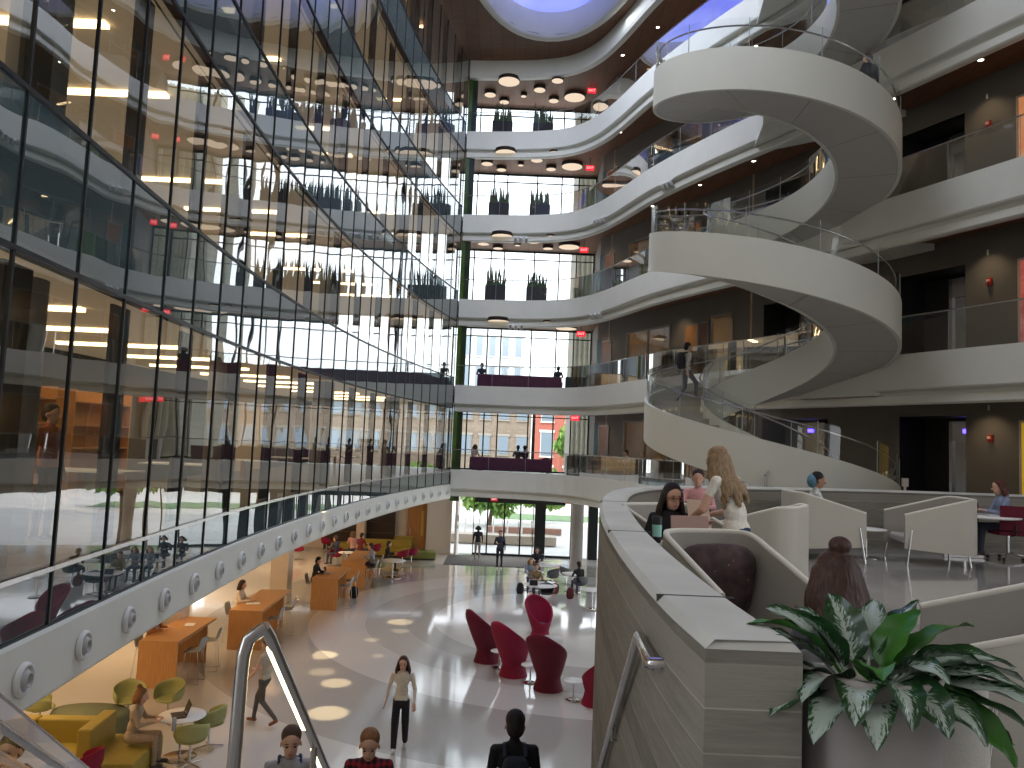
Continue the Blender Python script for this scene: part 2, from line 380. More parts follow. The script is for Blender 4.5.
# stepped white band round the hall under the ceiling, wood soffit outside it
mb = MB(); sweep(mb, E_, [(-.02, cz), (-.02, 24.55), (.04, 24.42), (.3, 24.4), (.34, 24.5)], False); struct(mb.build('trim_8', WHITE))
struct(MB().prism([(p.x, p.y) for p in offset(E_, .3)]+[(24, 3), (17, 36), (11, 41.5), (-3.6, 41.5), (-3.6, 37.8)], 24.5, 24.6).build('ceiling', SOFF))

# ================================================================== LEFT CURTAIN WALL
def gx(y): return -5.2+.0057*(y-17.5)**2 if y > 10 else -4.88+.0855*(10-y)
GY = []; y = 1.2
GL = [Vector((gx(2.0+i*.25), 2.0+i*.25)) for i in range(int((37.95-2.0)/.25)+1)]
GP = resample(GL, 1.25)                     # one station for every mullion
TR = [3.85, 4.45, 7.55, 9.05, 11.85, 13.35, 16.15, 17.65, 20.45, 21.95, cz-.02]
def panes(name, z0, z1, m, idx):
    mb = MB()
    for a, b in zip(GP[:-1], GP[1:]): mb.add([(a.x, a.y, z0), (b.x, b.y, z0), (b.x, b.y, z1), (a.x, a.y, z1)], [(0, 1, 2, 3)])
    o = mb.build('window_%d' % idx, m); return struct(o)
wi = 2; WPANES = []
for z0, z1 in zip(TR[:-1], TR[1:]):
    sp = round(z1-z0, 2) == 1.5 or z0 == 3.85
    o = panes('w', z0, z1, SPAND if sp else CURTAIN, wi); wi += 1; WPANES.append(o)
    mb = MB()
    for i in range(len(GP)):
        a = GP[max(i-1, 0)]; b = GP[min(i+1, len(GP)-1)]; t = (b-a).normalized(); rz = math.atan2(t.y, t.x)
        mb.box((GP[i].x-t.y*0+.0, GP[i].y, (z0+z1)/2), (.032, .035, z1-z0), rz)
    mb.build('mullion', DMETAL, o)
    if not sp:
        mb = MB()
        for i, (a, b) in enumerate(zip(GP[:-1], GP[1:])):
            if i % 2 or i < 2: continue
            t = (b-a); n_ = Vector((-t.y, t.x)).normalized(); c = a.lerp(b, .55)+n_*.32; mb.box((c.x, c.y, (z0+z1)/2), (.52, .05, z1-z0-.05), math.atan2(t.y, t.x))
        mb.build('blind_panel', mat('blind_grey', (.055, .055, .05), .7, var=.1), o)
    mb = MB()
    for a, b in zip(GP[:-1], GP[1:]):
        c = (a+b)/2; t = b-a; mb.box((c.x, c.y, z0), (t.length+.02, .05, .05), math.atan2(t.y, t.x))
    mb.build('transom', STEEL if z0 == 4.45 else DMETAL, o)
mb = MB()
prof = [(.02, 3.86), (-.10, 3.84), (-.10, 3.2), (-.06, 3.15), (.25, 3.15), (.25, 3.3)]
sweep(mb, GL, [(-d if False else d, z) for d, z in prof]); o = mb.build('trim_9', WHITE); struct(o)
# panel joints and round air nozzles on the white band
nz = thing('air_nozzle', 'x', 'air vent')
mb = MB(); mb.lathe([(.165, 0), (.165, .02), (.15, .045), (.125, .05), (.12, .015), (.09, .0)], n=28); mb.build('outer_ring', WHITE2, nz)
mb = MB(); mb.lathe([(.118, .01), (.085, .05), (.07, .075), (.055, .075), (.05, .03), (.0001, .03)], n=24); mb.build('nozzle_cone', mat('nozzle_grey', (.42, .43, .43), .4), nz)
nz['label'] = 'round white air nozzle on the pale band below the glass wall'
first = True; GM = []
for i in range(len(GP)-1):
    c = (GP[i]+GP[i+1])/2; t = (GP[i+1]-GP[i]).normalized()
    if c.y < 6.4: continue
    o = nz if first else dup(nz); first = False
    nrm = Vector((t.y, -t.x)); o.location = (c.x+nrm.x*.105, c.y+nrm.y*.105, 3.50)
    o.rotation_euler = Vector((nrm.x, nrm.y, 0)).to_track_quat('Z', 'Y').to_euler()
    o['group'] = 'air nozzles along the white band'
    GM.append(o)
# ---- rooms behind the glass
ROOMW = wood('lit_room_wall', (.50, .34, .18), (.66, .47, .26), .6, 1.2, (1, 1, 1))
def stripewall():
    m = bpy.data.materials.new('room_wall_panels'); nt, N, L = nodes(m)
    out = N.new('ShaderNodeOutputMaterial'); b = N.new('ShaderNodeBsdfPrincipled'); L.new(b.outputs[0], out.inputs[0])
    tc = N.new('ShaderNodeTexCoord'); sep = N.new('ShaderNodeSeparateXYZ'); L.new(tc.outputs['Object'], sep.inputs[0])
    mu = N.new('ShaderNodeMath'); mu.operation = 'MULTIPLY'; mu.inputs[1].default_value = .45; L.new(sep.outputs[1], mu.inputs[0])
    ad = N.new('ShaderNodeMath'); ad.operation = 'MULTIPLY'; ad.inputs[1].default_value = .23; L.new(sep.outputs[2], ad.inputs[0])
    fl = N.new('ShaderNodeMath'); fl.operation = 'FLOOR'; L.new(mu.outputs[0], fl.inputs[0])
    f2 = N.new('ShaderNodeMath'); f2.operation = 'FLOOR'; L.new(ad.outputs[0], f2.inputs[0])
    cb = N.new('ShaderNodeCombineXYZ'); L.new(fl.outputs[0], cb.inputs[0]); L.new(f2.outputs[0], cb.inputs[1])
    wn = N.new('ShaderNodeTexWhiteNoise'); wn.noise_dimensions = '2D'; L.new(cb.outputs[0], wn.inputs['Vector'])
    rp = N.new('ShaderNodeValToRGB'); rp.color_ramp.interpolation = 'CONSTANT'; e = rp.color_ramp.elements
    e[0].color = (.03, .03, .03, 1); e[1].position = .42; e[1].color = (.50, .41, .29, 1); x = e.new(.62); x.color = (.60, .50, .36, 1); x = e.new(.78); x.color = (.10, .08, .06, 1)
    L.new(wn.outputs['Value'], rp.inputs[0]); L.new(rp.outputs[0], b.inputs['Base Color']); b.inputs['Roughness'].default_value = .7
    return m
SW = stripewall()
RBX = -10.5
STRIP = emis('warm_strip_light', (1.0, .70, .38), 8.0)
gl2 = offset(GL, .16)
zs = [(2, 4.45), (3, 8.85), (4, 13.15), (5, 17.45), (6, 21.75)]
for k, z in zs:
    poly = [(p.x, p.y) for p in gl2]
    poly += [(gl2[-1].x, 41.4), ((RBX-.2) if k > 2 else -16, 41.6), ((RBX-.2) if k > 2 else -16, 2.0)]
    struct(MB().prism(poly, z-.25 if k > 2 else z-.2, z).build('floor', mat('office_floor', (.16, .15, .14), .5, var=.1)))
    struct(MB().prism([(p.x, p.y) for p in offset(GL, .3)]+([(RBX-.2, 37.9), (RBX-.2, 2.0)] if k > 2 else [(-3.6, 37.9), (-3.6, 41.5), (-16, 41.5), (-16, -5.5), (-4, -5.5)]), z-1.2 if k > 2 else 3.3, z-1.1 if k > 2 else 3.4).build('ceiling', mat('office_ceiling_glow', (.55, .46, .33), .7, var=.05, emit=(1, .74, .48), es=.22) if k > 2 else mat('hall_ceiling', (.62, .55, .45), .7)))  # office ceilings carry a faint warm glow in the material, to look lit
    top = {2: 7.65, 3: 11.95, 4: 16.25, 5: 20.55, 6: 25.2}[k]
    struct(MB().box((RBX, 21, (z+top)/2), (.2, 38, top-z)).build('wall_left', SW))
    # downstand behind the spandrel
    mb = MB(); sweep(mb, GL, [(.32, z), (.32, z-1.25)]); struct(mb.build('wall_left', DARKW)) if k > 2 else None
    # strip lights, individually hung across the room
    for j, yy in enumerate([4.0+2.35*q for q in range(14)]):
        xx = gx(yy)-2.6-.3*((j*k) % 3)
        ln = 2.6
        if (j*7+k*3) % 4 == 0 and k > 2: continue
        o = MB().box((xx, yy, top-.03), (ln, .16, .06)).build('strip_light', STRIP)
        tag(o, 'warm linear ceiling light hung in the office rooms behind the glass wall', 'ceiling light', 'strip lights behind the glass wall')
    # columns
    for yy in (9.0, 16.8, 24.6, 32.4):
        o = MB().lathe([(.33, z), (.33, top)], (gx(yy)-1.1, yy, 0), 20).build('round_column', mat('column_grey', (.20, .20, .19), .6, var=.05))
        tag(o, 'round grey concrete column standing just behind the curved glass wall', 'column', 'columns behind the glass wall')
# south and outer closing walls
struct(MB().box((4, -5.6, 12.5), (40, .3, 26)).build('wall_back', mat('dim_wall', (.30, .28, .26), .8)))
struct(MB().box((-15.9, 17, 1.6), (.2, 46, 3.3)).build('wall_left', mat('beige_wall', (.60, .47, .33), .7, var=.05)))
struct(MB().box((RBX, 39.6, 14.6), (.2, 4, 21.4)).build('wall_left', mat('dim_wall', (.3, .28, .26))))

# ================================================================== RIGHT BACK WALLS per storey
OPEN = [(-18.4, -15.0, 'win'), (-12.35, -11.0, 'win'), (-9.4, -6.4, 'dark'), (-3.75, -1.7, 'lift')]
ROOMB = mat('warm_room_back', (.55, .40, .24), .7, var=.25, scale=.8)
WFRAME = mat('window_frame_grey', (.25, .25, .25), .4, .5)
def wallbox(mb, u0, u1, z0, z1, th=.15, off=0):
    c = W((u0+u1)/2, off+th/2); mb.box((c[0], c[1], (z0+z1)/2), (abs(u1-u0), th, z1-z0), math.atan2(WD.y, WD.x)); return mb
door_n = 1
for k in (2, 3, 4, 5, 6):
    z = LV[k]-.1; zc = (LV[k+1]-.85) if k < 6 else 24.5
    mb = MB(); cur = UFAR; ends = 14
    for a, b, t in OPEN:
        wallbox(mb, cur, a, z, zc); wallbox(mb, a, b, z+2.75, zc); cur = b
    wallbox(mb, cur, ends, z, zc)
    struct(mb.build('wall_right', TAUPE))
    # jog at the far right corner next to the far windows
    mb = MB(); a = W(UFAR)
    mb.prism([a, (4.25, 41.5), (4.4, 41.5), (a[0]+.15, a[1]+.05)], z, zc); struct(mb.build('wall_right', TAUPE))
    mb = MB(); mb.prism([(a[0]-.02, a[1]), (a[0]+.12, a[1]-.3), (a[0]+.2, a[1]-.28), (a[0]+.1, a[1]+.1)], z, z+2.7); tag(mb.build('teal_panel', TEAL), 'tall dark teal panel beside the far windows on the %s floor' % names[k], 'panel')
    # room behind: back wall
    mb = MB(); wallbox(mb, -20, -10, z, zc, .1, 3.2); wallbox(mb, -20, -19.9, z, zc, 3.2, 0); wallbox(mb, -10.1, -10, z, zc, 3.2, 0); struct(mb.build('wall_right', ROOMB))
    for j in range(5):
        c = W(-18.2+1.9*j, 1.4+.3*(j % 2)); o = MB().box((c[0], c[1], zc-.2), (.12, 1.6, .05), math.atan2(WD.y, WD.x)+.2*j).build('strip_light', STRIP)
        tag(o, 'warm linear light in the meeting room behind the right balcony windows', 'ceiling light', 'strip lights in the right meeting rooms')
    for a, b, t in OPEN:
        if t == 'win':
            fr = MB(); wallbox(fr, a, a+.06, z, z+2.75, .1, -.02); wallbox(fr, b-.06, b, z, z+2.75, .1, -.02); wallbox(fr, a, b, z+2.69, z+2.75, .1, -.02)
            if b-a > 2: wallbox(fr, (a+b)/2-.02, (a+b)/2+.02, z, z+2.75, .06, .0)
            o = struct(fr.build('window_%d' % wi, WFRAME)); wi += 1
            g = MB(); wallbox(g, a, b, z, z+2.7, .01, .05); g.build('pane', CLEAR, o)
        else:
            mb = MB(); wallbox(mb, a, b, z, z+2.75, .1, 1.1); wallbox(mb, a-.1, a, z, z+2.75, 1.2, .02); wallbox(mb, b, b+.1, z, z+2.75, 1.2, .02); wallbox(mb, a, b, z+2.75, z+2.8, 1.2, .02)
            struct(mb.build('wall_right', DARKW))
        if t == 'lift' or t == 'dark':
            la, lb = (-2.85, -1.75) if t == 'lift' else (-8.6, -7.4)
            lf = thing('elevator', ('steel elevator in a dark recess left of the red alarm on the %s floor' if t == 'lift' else 'steel elevator in the dark lobby behind the spiral stair on the %s floor') % names[k], 'elevator')
            mb = MB(); wallbox(mb, la, la+.1, z, z+2.65, .12, .93); wallbox(mb, lb-.1, lb, z, z+2.65, .12, .93); wallbox(mb, la, lb, z+2.1, z+2.65, .12, .93); mb.build('surround', STEEL, lf)
            mb = MB(); wallbox(mb, la+.1, (la+lb)/2-.005, z, z+2.1, .05, 1.0); mb.build('door', STEEL, lf)
            mb = MB(); wallbox(mb, (la+lb)/2+.005, lb-.1, z, z+2.1, .05, 1.0); mb.build('door', STEEL, lf)
            if k == 2:
                c = W((la+lb)/2, .9); o = MB().box((c[0], c[1], z+2.37), (.2, .05, .12), math.atan2(WD.y, WD.x)).build('floor_indicator', emis('blue_indicator', (.08, .05, 1), 6), lf)
    # doors and wood panels
    ddz = math.atan2(WD.y, WD.x)
    for a, b, m_, nm in ((-20.5, -19.7, DOORB, 'brown'), (-13.9, -13.1, DOORW, 'gold'), (-12.95, -12.45, DOORB, 'dark')):
        o = MB(); wallbox(o, a, b, z, z+2.5, .05, -.04); o = o.build('door_%d' % door_n, m_); struct(o); door_n += 1
        f = MB(); wallbox(f, a-.06, a, z, z+2.56, .07, -.06); wallbox(f, b, b+.06, z, z+2.56, .07, -.06); wallbox(f, a-.06, b+.06, z+2.5, z+2.56, .07, -.06); f.build('door_frame', WFRAME, o)
        h = MB(); c1 = W(b-.12, -.09); h.tube([(c1[0], c1[1], z+.95), (c1[0], c1[1], z+1.25)], .015, 8); h.build('handle', STEEL, o)
    # fire alarm strobe
    c = W(-1.0, -.05); al = thing('fire_alarm', 'red fire alarm strobe on the taupe wall of the %s floor' % names[k], 'alarm', (c[0], c[1], z+2.15), ddz)
    mb = MB().box((0, 0, 0), (.13, .07, .2)); mb.build('housing', mat('alarm_red', (.45, .02, .01), .4), al, bevel=.01)
    MB().box((0, -.05, .02), (.08, .05, .06)).build('strobe_lens', mat('lens', (.9, .6, .5), .2), al)
    c = W(-1.05, -.03); tag(MB().box((c[0], c[1], z+2.95), (.04, .03, .14), ddz).build('wall_sensor', WHITE2), 'small white sensor high above the red fire alarm on the %s floor' % names[k], 'sensor')
    # framed art at the right edge
    c = W(.55, -.05)
    if k in (2, 3, 4):
        ar = thing('wall_art', {2: 'tall yellow lit artwork on the wall at the right edge, second floor', 3: 'tall artwork of red flowers in a pale frame, third floor', 4: 'tall orange and white artwork, fourth floor'}[k], 'artwork', (c[0], c[1], z+1.5), ddz)
        cc = {2: ((.75, .45, .03), (.25, .30, .03)), 3: ((.50, .03, .04), (.85, .55, .45)), 4: ((.85, .25, .06), (.9, .75, .6))}[k]
        MB().box((0, 0, 0), (1.5, .03, 2.1)).build('print', mat('art_%d' % k, cc[0], .5, scale=2.6, col2=cc[1], emit=cc[0], es=.35), ar)  # each print glows faintly in its own colour
        mb = MB(); mb.box((-.77, 0, 0), (.06, .06, 2.2)); mb.box((.77, 0, 0), (.06, .06, 2.2)); mb.box((0, 0, 1.08), (1.6, .06, .06)); mb.box((0, 0, -1.08), (1.6, .06, .06)); mb.build('frame', mat('art_frame', (.5, .42, .33), .4), ar)

# ================================================================== FAR WINDOWS
FY = 41.5
XS = [-3.3, -2.35, -1.43, -.7, .95, 2.3, 3.25, 4.2]
for k in (2, 3, 4, 5, 6):
    z0 = LV[k]-.1; z1 = (LV[k+1]-.86) if k < 6 else 24.5
    for a, b in zip(XS[:-1], XS[1:]):
        fr = MB(); fr.box((a, FY, (z0+z1)/2), (.07, .14, z1-z0)); fr.box(((a+b)/2, FY, z1-.45), (b-a, .08, .05)); fr.box(((a+b)/2, FY, z0+.04), (b-a, .12, .08)); fr.box(((a+b)/2, FY, z1-.03), (b-a, .12, .06))
        if b == XS[-1]: fr.box((b, FY, (z0+z1)/2), (.07, .14, z1-z0))
        o = struct(fr.build('window_%d' % wi, DMETAL)); wi += 1
        MB().box(((a+b)/2, FY, (z0+z1)/2), (b-a-.05, .012, z1-z0-.05)).build('pane', FARGLASS, o)
struct(MB().box((-3.5, 39.7, 14.6), (.15, 3.7, 21.2)).build('wall_left', mat('blue_grey_wall', (.10, .13, .15), .5)))
# vertical cream louvres outside the right of the windows
cv = mat('cream_louvre', (.62, .60, .50), .6, var=.1)
lv = thing('louvre_screen', 'tall cream vertical louvres outside the right end of the far windows', 'louvres', (3.3, 42.6, 4.4))
for i in range(7): MB().box((-.1+.28*i, 0, 10), (.06, .5, 20.5), .55).build('blade', cv, lv)
# outside spandrels at each slab edge
for k, z in LV.items(): struct(MB().box((.4, FY, z-.5), (8, .25, .75)).build('trim_%d' % (20+k), DMETAL))
# green living column at the end of the glass wall
gc = thing('green_column', 'slim column clad in green glass at the end of the curved glass wall', 'column', (-2.62, 38.35, 3.0))
MB().box((0, 0, 10.75), (.42, .42, 21.5), .2).build('core', mat('green_dark', (.015, .03, .01), .3, var=.4, scale=1.5), gc)
MB().box((-.1, -.24, 10.75), (.16, .05, 21.5), .2).build('green_fin', mat('green_glass', (.06, .12, .015), .25, var=.5, scale=.8), gc)
# ================================================================== GROUND FLOOR FAR WALL
GW = mat('cream_wall', (.66, .56, .45), .6, var=.04)
struct(MB().box((-10, 41.6, 1.6), (11.6, .25, 3.3)).build('wall_front', GW))
struct(MB().box((-3.55, 41.35, 1.6), (1.3, .3, 3.3)).build('wall_front', mat('white_wall', (.75, .72, .68), .5)))
struct(MB().box((-2.62, 41.6, 1.6), (.12, 1.9, 3.3)).build('wall_front', mat('white_wall', (.75, .72, .68), .5)))
o = struct(MB().box((-4.75, 41.44, 1.35), (.98, .06, 2.7)).build('door_%d' % door_n, DOORW)); door_n += 1
MB().box((-4.45, 41.38, 1.5), (.14, .03, 1.3), 0).build('glass_slot', mat('yellow_slot', (.6, .42, .08), .3), o)
MB().tube([(-5.1, 41.38, .9), (-5.1, 41.38, 1.2)], .02, 8).build('handle', STEEL, o)
struct(MB().box((.7, 40.6, 3.1), (4.7, .25, .55)).build('trim_31', DMETAL))
# entrance
for i, (a, b) in enumerate([(-1.75, -1.0), (-1.0, -.1), (-.1, .75), (.75, 1.45)]):
    fr = MB(); 
    for x in (a+.02, b-.02): fr.box((x, 41.3, 1.42), (.04, .08, 2.84))
    fr.box(((a+b)/2, 41.3, .05), (b-a, .08, .1)); fr.box(((a+b)/2, 41.3, 2.8), (b-a, .08, .08))
    o = struct(fr.build('door_%d' % door_n, DMETAL)); door_n += 1
    MB().box(((a+b)/2, 41.3, 1.42), (b-a-.08, .012, 2.7)).build('pane', FARGLASS, o)
    MB().tube([(b-.1, 41.22, .8), (b-.1, 41.22, 1.9)], .015, 8).build('handle', STEEL, o)
struct(MB().box((1.75, 40.9, 1.5), (.5, .6, 3.0)).build('trim_32', DMETAL))
fr = MB(); 
for x in (2.05, 3.45): fr.box((x, 41.3, 1.5), (.07, .1, 3))
fr.box((2.75, 41.3, .05), (1.4, .1, .1)); o = struct(fr.build('window_%d' % wi, DMETAL)); wi += 1
MB().box((2.75, 41.3, 1.5), (1.35, .012, 2.9)).build('pane', FARGLASS, o)
tag(MB().lathe([(.30, 0), (.30, 3.2)], (3.5, 38.2, 0), 24).build('concrete_column', mat('column_concrete', (.30, .28, .26), .7, var=.08)), 'stout grey concrete column right of the entrance window', 'column')
struct(MB().box((4.6, 41.3, 1.5), (.5, .4, 3.2)).build('wall_front', DMETAL))
tag(MB().box((-.85, 39.2, .012), (4.2, 3.2, .02)).build('entrance_mat', mat('mat_grey', (.07, .065, .06), .95, var=.1, scale=40)), 'wide dark grey entrance mat in front of the glass doors', 'mat')
sw = mat('switch_dark', (.05, .05, .05), .5)
tag(MB().box((-2.53, 40.9, 1.9), (.03, .25, .32)).build('notice_panel', sw), 'small black notice panel on the white wall beside the entrance, upper one', 'panel')
tag(MB().box((-2.53, 40.9, 1.45), (.03, .16, .16)).build('door_opener', sw), 'small black door opener below the notice panel by the entrance', 'switch')
# dark book cabinets and beige piers on the ground floor left
for x0, x1 in ((-7.35, -5.9), (-9.6, -7.75)):
    bc = thing('display_cabinet', 'tall dark display cabinet built into the far left wall, %s' % ('right one beside the orange door' if x0 > -8 else 'left one behind the yellow sofas'), 'cabinet', ((x0+x1)/2, 41.2, 0))
    MB().box((0, .1, 1.5), (x1-x0, .3, 3.0)).build('carcass', mat('cabinet_dark', (.05, .035, .028), .5), bc)
    for j in range(5): MB().box((0, -.1, .4+.55*j), (x1-x0-.1, .2, .03)).build('shelf', mat('cabinet_shelf', (.12, .08, .06), .5), bc)
for x, y, lab in ((-7.55, 40.6, 'square cream pier between the two dark display cabinets'), (-7.9, 27.8, 'square cream pier beside the wooden tables on the left'), (-8.6, 20.5, 'square cream pier behind the nearest wooden tables'), (-9.5, 13.2, 'square cream pier under the near end of the white band')):
    tag(MB().box((x, y, 1.6), (.42 if y > 35 else .62,)*2+(3.2,)).build('square_pier', GW, bevel=.01), lab, 'column')
# ================================================================== OUTSIDE
struct(MB().box((0, 90, -.16), (260, 97, .2)).build('floor', mat('plaza_paving', (.62, .59, .54), .8, var=.08, scale=.4)))
lawn = MB().box((6, 64, -.05), (14, 5, .04)).build('lawn', mat('lawn_green', (.16, .24, .12), .9, var=.3, scale=3)); tag(lawn, 'green lawn in the sunny plaza beyond the entrance', 'lawn', kind='stuff')
BRK = brickmat('red_brick', (.36, .075, .05), (.42, .10, .06), (.38, .22, .18)); BRN = brickmat('brown_stone', (.22, .17, .13), (.27, .21, .16), (.2, .16, .12), 1.2)
def building(name, label, x0, x1, y, z1, m, nx, floors, wm, trimm, wz=1.9, ww=1.2, sill=True, depth=12, z00=1.2, fh=3.6):
    b = thing(name, label, 'building', ((x0+x1)/2, y, 0))
    MB().box((0, depth/2, z1/2), (x1-x0, depth, z1)).build('facade', m, b)
    MB().box((0, -.15, z1+.1), (x1-x0+.4, .5, .4)).build('cornice', trimm, b)
    for j in range(floors):
        for i in range(nx):
            x = -(x1-x0)/2+(x1-x0)*(i+.5)/nx; zz = z00+wz/2+j*fh
            f = MB(); f.box((x, -.03, zz), (ww+.16, .12, wz+.16)); f.box((x, -.08, zz+wz/2+.15), (ww+.4, .15, .25)); f.box((x, -.08, zz-wz/2-.12), (ww+.3, .15, .12)); f = f.build('window', trimm, b)
            MB().box((x, -.1, zz), (ww, .06, wz)).build('pane', wm, f)
    return b
WPANE = mat('outdoor_pane', (.20, .25, .30), .15, spec=.8); WTR = mat('outdoor_trim', (.70, .66, .60), .7); GTR = mat('grey_trim', (.30, .27, .23), .7)
building('brown_stone_building', 'long brown stone building with rows of sash windows across the plaza', -42, 2.2, 80, 10.6, BRN, 23, 3, WPANE, GTR, 1.8, 1.0)
building('red_brick_building', 'red brick building with white window surrounds right of the brown one', 2.6, 7.6, 80, 10.6, BRK, 2, 3, WPANE, WTR, 2.4, 1.2)
building('brown_stone_building', 'brown stone wing at the right beyond the red brick building', 7.9, 60, 82, 10.2, BRN, 23, 3, WPANE, GTR, 1.8, 1.0)
building('pale_tower', 'pale grey office tower rising behind the brown building', -7, 1.5, 100, 24, mat('tower_grey', (.62, .66, .70), .6, var=.03), 5, 6, mat('tower_pane', (.30, .36, .42), .2), WTR, 2.6, .8, fh=4.0)
def blob(mb, c, r, seed, n=260, s=.28):
    rnd = random.Random(seed)
    for i in range(n):
        d = Vector((rnd.gauss(0, 1), rnd.gauss(0, 1), rnd.gauss(0, 1))).normalized()*r*(rnd.random()**.4); p = Vector(c)+Vector((d.x, d.y, d.z*.85))
        a = Euler((rnd.random()*6, rnd.random()*6, rnd.random()*6)).to_matrix(); ss = s*(.6+rnd.random()*.8)
        mb.add([p+a @ Vector(q) for q in ((-ss, 0, 0), (0, -ss*.5, .0), (ss, 0, 0), (0, ss*.5, 0))], [(0, 1, 2, 3)])
LEAF = mat('tree_leaf', (.10, .26, .04), .7, scale=.8, col2=(.30, .42, .10)); BARK = mat('bark', (.12, .08, .05), .9, var=.2)
for i, (x, y, h, r, lab) in enumerate([(-1.2, 56, 2.6, 1.7, 'leafy green tree seen through the middle of the entrance doors'), (2.6, 59, 2.8, 1.6, 'leafy green tree seen through the right entrance door'), (-6.5, 58, 2.8, 1.7, 'leafy green tree in the plaza left of the entrance view'), (5.6, 66, 6.6, 1.5, 'bright green tree in front of the red brick building'), (10.5, 60, 3, 1.7, 'leafy green tree at the right end of the plaza')]):
    t = thing('tree', lab, 'tree', (x, y, 0)); MB().tube([(0, 0, 0), (.1, 0, h*.4), (0, .1, h)], .12, 8, rs=[.16, .12, .05]).build('trunk', BARK, t)
    mb = MB(); blob(mb, (0, 0, h), r, i, 500, .35); blob(mb, (r*.5, 0, h-.9), r*.7, i+9, 260, .32); blob(mb, (-r*.5, 0, h-.7), r*.7, i+19, 260, .32); mb.build('crown', LEAF, t)
tag(MB().box((1.2, 52, .18), (5, .5, .36)).build('brick_wall', mat('muted_brick', (.32, .17, .12), .9, var=.1)), 'low red brick garden wall in the plaza', 'wall')
tag(MB().box((-1.5, 46.5, .25), (9, 1.2, .5)).build('stone_bench', mat('bench_stone', (.45, .38, .30), .8)), 'long low stone planter edge just outside the doors', 'bench')
for i in range(6): tag(MB().lathe([(.05, 0), (.05, 1.1), (.001, 1.12)], (-2.6+.9*i, 49.5, 0), 10).build('bollard', WTR), 'thin pale bollard standing in the plaza outside the doors', 'bollard', 'plaza bollards')

# ================================================================== CONCRETE PARAPET OF THE LOUNGE
CONC = concrete('board_formed_concrete', 7.2); COPE = mat('coping_concrete', (.50, .505, .465), .6, var=.12, scale=1.6, bump=.1, stretch=(1, 1, 1), detail=8)
outl = P_; 
mb = MB(); sweep(mb, outl, [(0, 5.325), (0, 0.0)], True); sweep(mb, outl, [(-.31, ZL), (-.31, 5.325)], True)
mb.add([(.65, 2.5, 0), (.96, 2.5, 0), (.96, 2.5, 5.325), (.65, 2.5, 5.325)], [(0, 1, 2, 3)])
o = struct(mb.build('wall_parapet', CONC, fix=False))
mb = MB(); sweep(mb, outl, [(0, 5.322), (-.0, 5.325), (-.03, 5.355), (-.28, 5.355), (-.31, 5.325), (-.31, 5.322)])
mb.add([(.65, 2.5, 5.322), (.96, 2.5, 5.322), (.93, 2.52, 5.355), (.68, 2.52, 5.355)], [(0, 1, 2, 3)])
mb.build('coping', COPE, o)
mb = MB()
for q in (3.22, 5.6, 8.6):
    p = min(outl, key=lambda v: abs(v.y-q)); mb.box((p.x+.012, q, 2.65), (.02, .014, 5.4))
    mb.box((p.x+.16, q, 5.354), (.32, .014, .006))
mb.build('joint', mat('joint_dark', (.06, .06, .055), .9), o)
# ================================================================== STAIR DOWN TO THE HALL (below the camera)
st = thing('stair_flight', 'wide straight stair descending from the lounge level to the hall', 'stairs', (0, 0, 0))
mb = MB(); N_ = 27; rise = ZL/N_; run = (ZL/.56)/N_
for i in range(N_): mb.box((-1.18, 2.5+run*(i+.5), (ZL-rise*(i+1))/2), (3.55, run, max(.02, ZL-rise*(i+1))))
mb.build('steps', mat('stair_stone', (.35, .34, .32), .5), st)
MB().box((-3.02, 6.3, 2.0), (.1, 7.6, .2)).build('stringer', WHITE2, st) if False else None
# handrail on the parapet
def cr3(p, n=6): return smooth_curve(p, n)
hr = thing('wall_handrail', 'brushed steel handrail bracketed to the concrete parapet wall', 'handrail')
pts = [(.665, 3.02, 5.05), (.60, 3.03, 5.055), (.555, 3.06, 5.06)]
A_ = uz(638, 636, 5.14)
mb = MB(); B_ = uy(650, 663, 3.05); C_ = uy(673, 663, 3.05)
mb.tube([C_, B_, B_.lerp(A_, .05), A_, A_.lerp(Vector(uy(600, 768, 5.0)), .03), uy(600, 768, 5.0), Vector(uy(600, 768, 5.0))+(Vector(uy(600, 768, 5.0))-A_)*1.6], .021, 14); mb.build('rail', STEEL, hr)
def bracket(p, wallx):
    b = MB(); b.tube([(p.x, p.y, p.z-.02), (p.x, p.y, p.z-.075), (wallx, p.y, p.z-.085)], .008, 8); b.tube([(wallx-.012, p.y, p.z-.085), (wallx, p.y, p.z-.085)], .03, 14); b.build('bracket', STEEL, hr)
for y_ in (3.3, 4.35, 5.6):
    t = (y_-A_.y)/(5.0-A_.y); p = A_+(Vector(uy(600, 768, 5.0))-A_)*t if t > 0 else A_.lerp(B_, .5)
    wx = min(outl, key=lambda v: abs(v.y-y_)).x+.02; bracket(p, wx)
# centre handrail with a light strip
ch = thing('lit_handrail', 'thick steel handrail with a glowing light strip on its underside', 'handrail')
T_ = uz(266, 628, 5.16); K1 = uy(243, 648, T_.y-.03); K0 = Vector((K1.x, K1.y, K1.z-.9)); 
K0 = Vector(uy(231, 800, K1.y))
D_ = uy(326, 770, T_.y+1.15); D2 = D_+(D_-T_)*2.2
mb = MB(); mb.tube([K0, K1-Vector((0, 0, .09)), K1-Vector((-.004, 0, .03)), K1+Vector((.02, 0, .035)), K1.lerp(T_, .6)+Vector((0, 0, .012)), T_], .027, 18); mb.build('post', STEEL, ch)
mb = MB(); mb.tube([T_+Vector((-.008, 0, .004)), T_.lerp(D_, .04), D_, D2], .024, 18); mb.build('rail', STEEL, ch)
dr = (D_-T_).normalized(); sd = Vector((-1, -.3, -.55)).normalized(); sd = (sd-dr*sd.dot(dr)).normalized()
LED = emis('handrail_led', (1, .80, .45), 9)
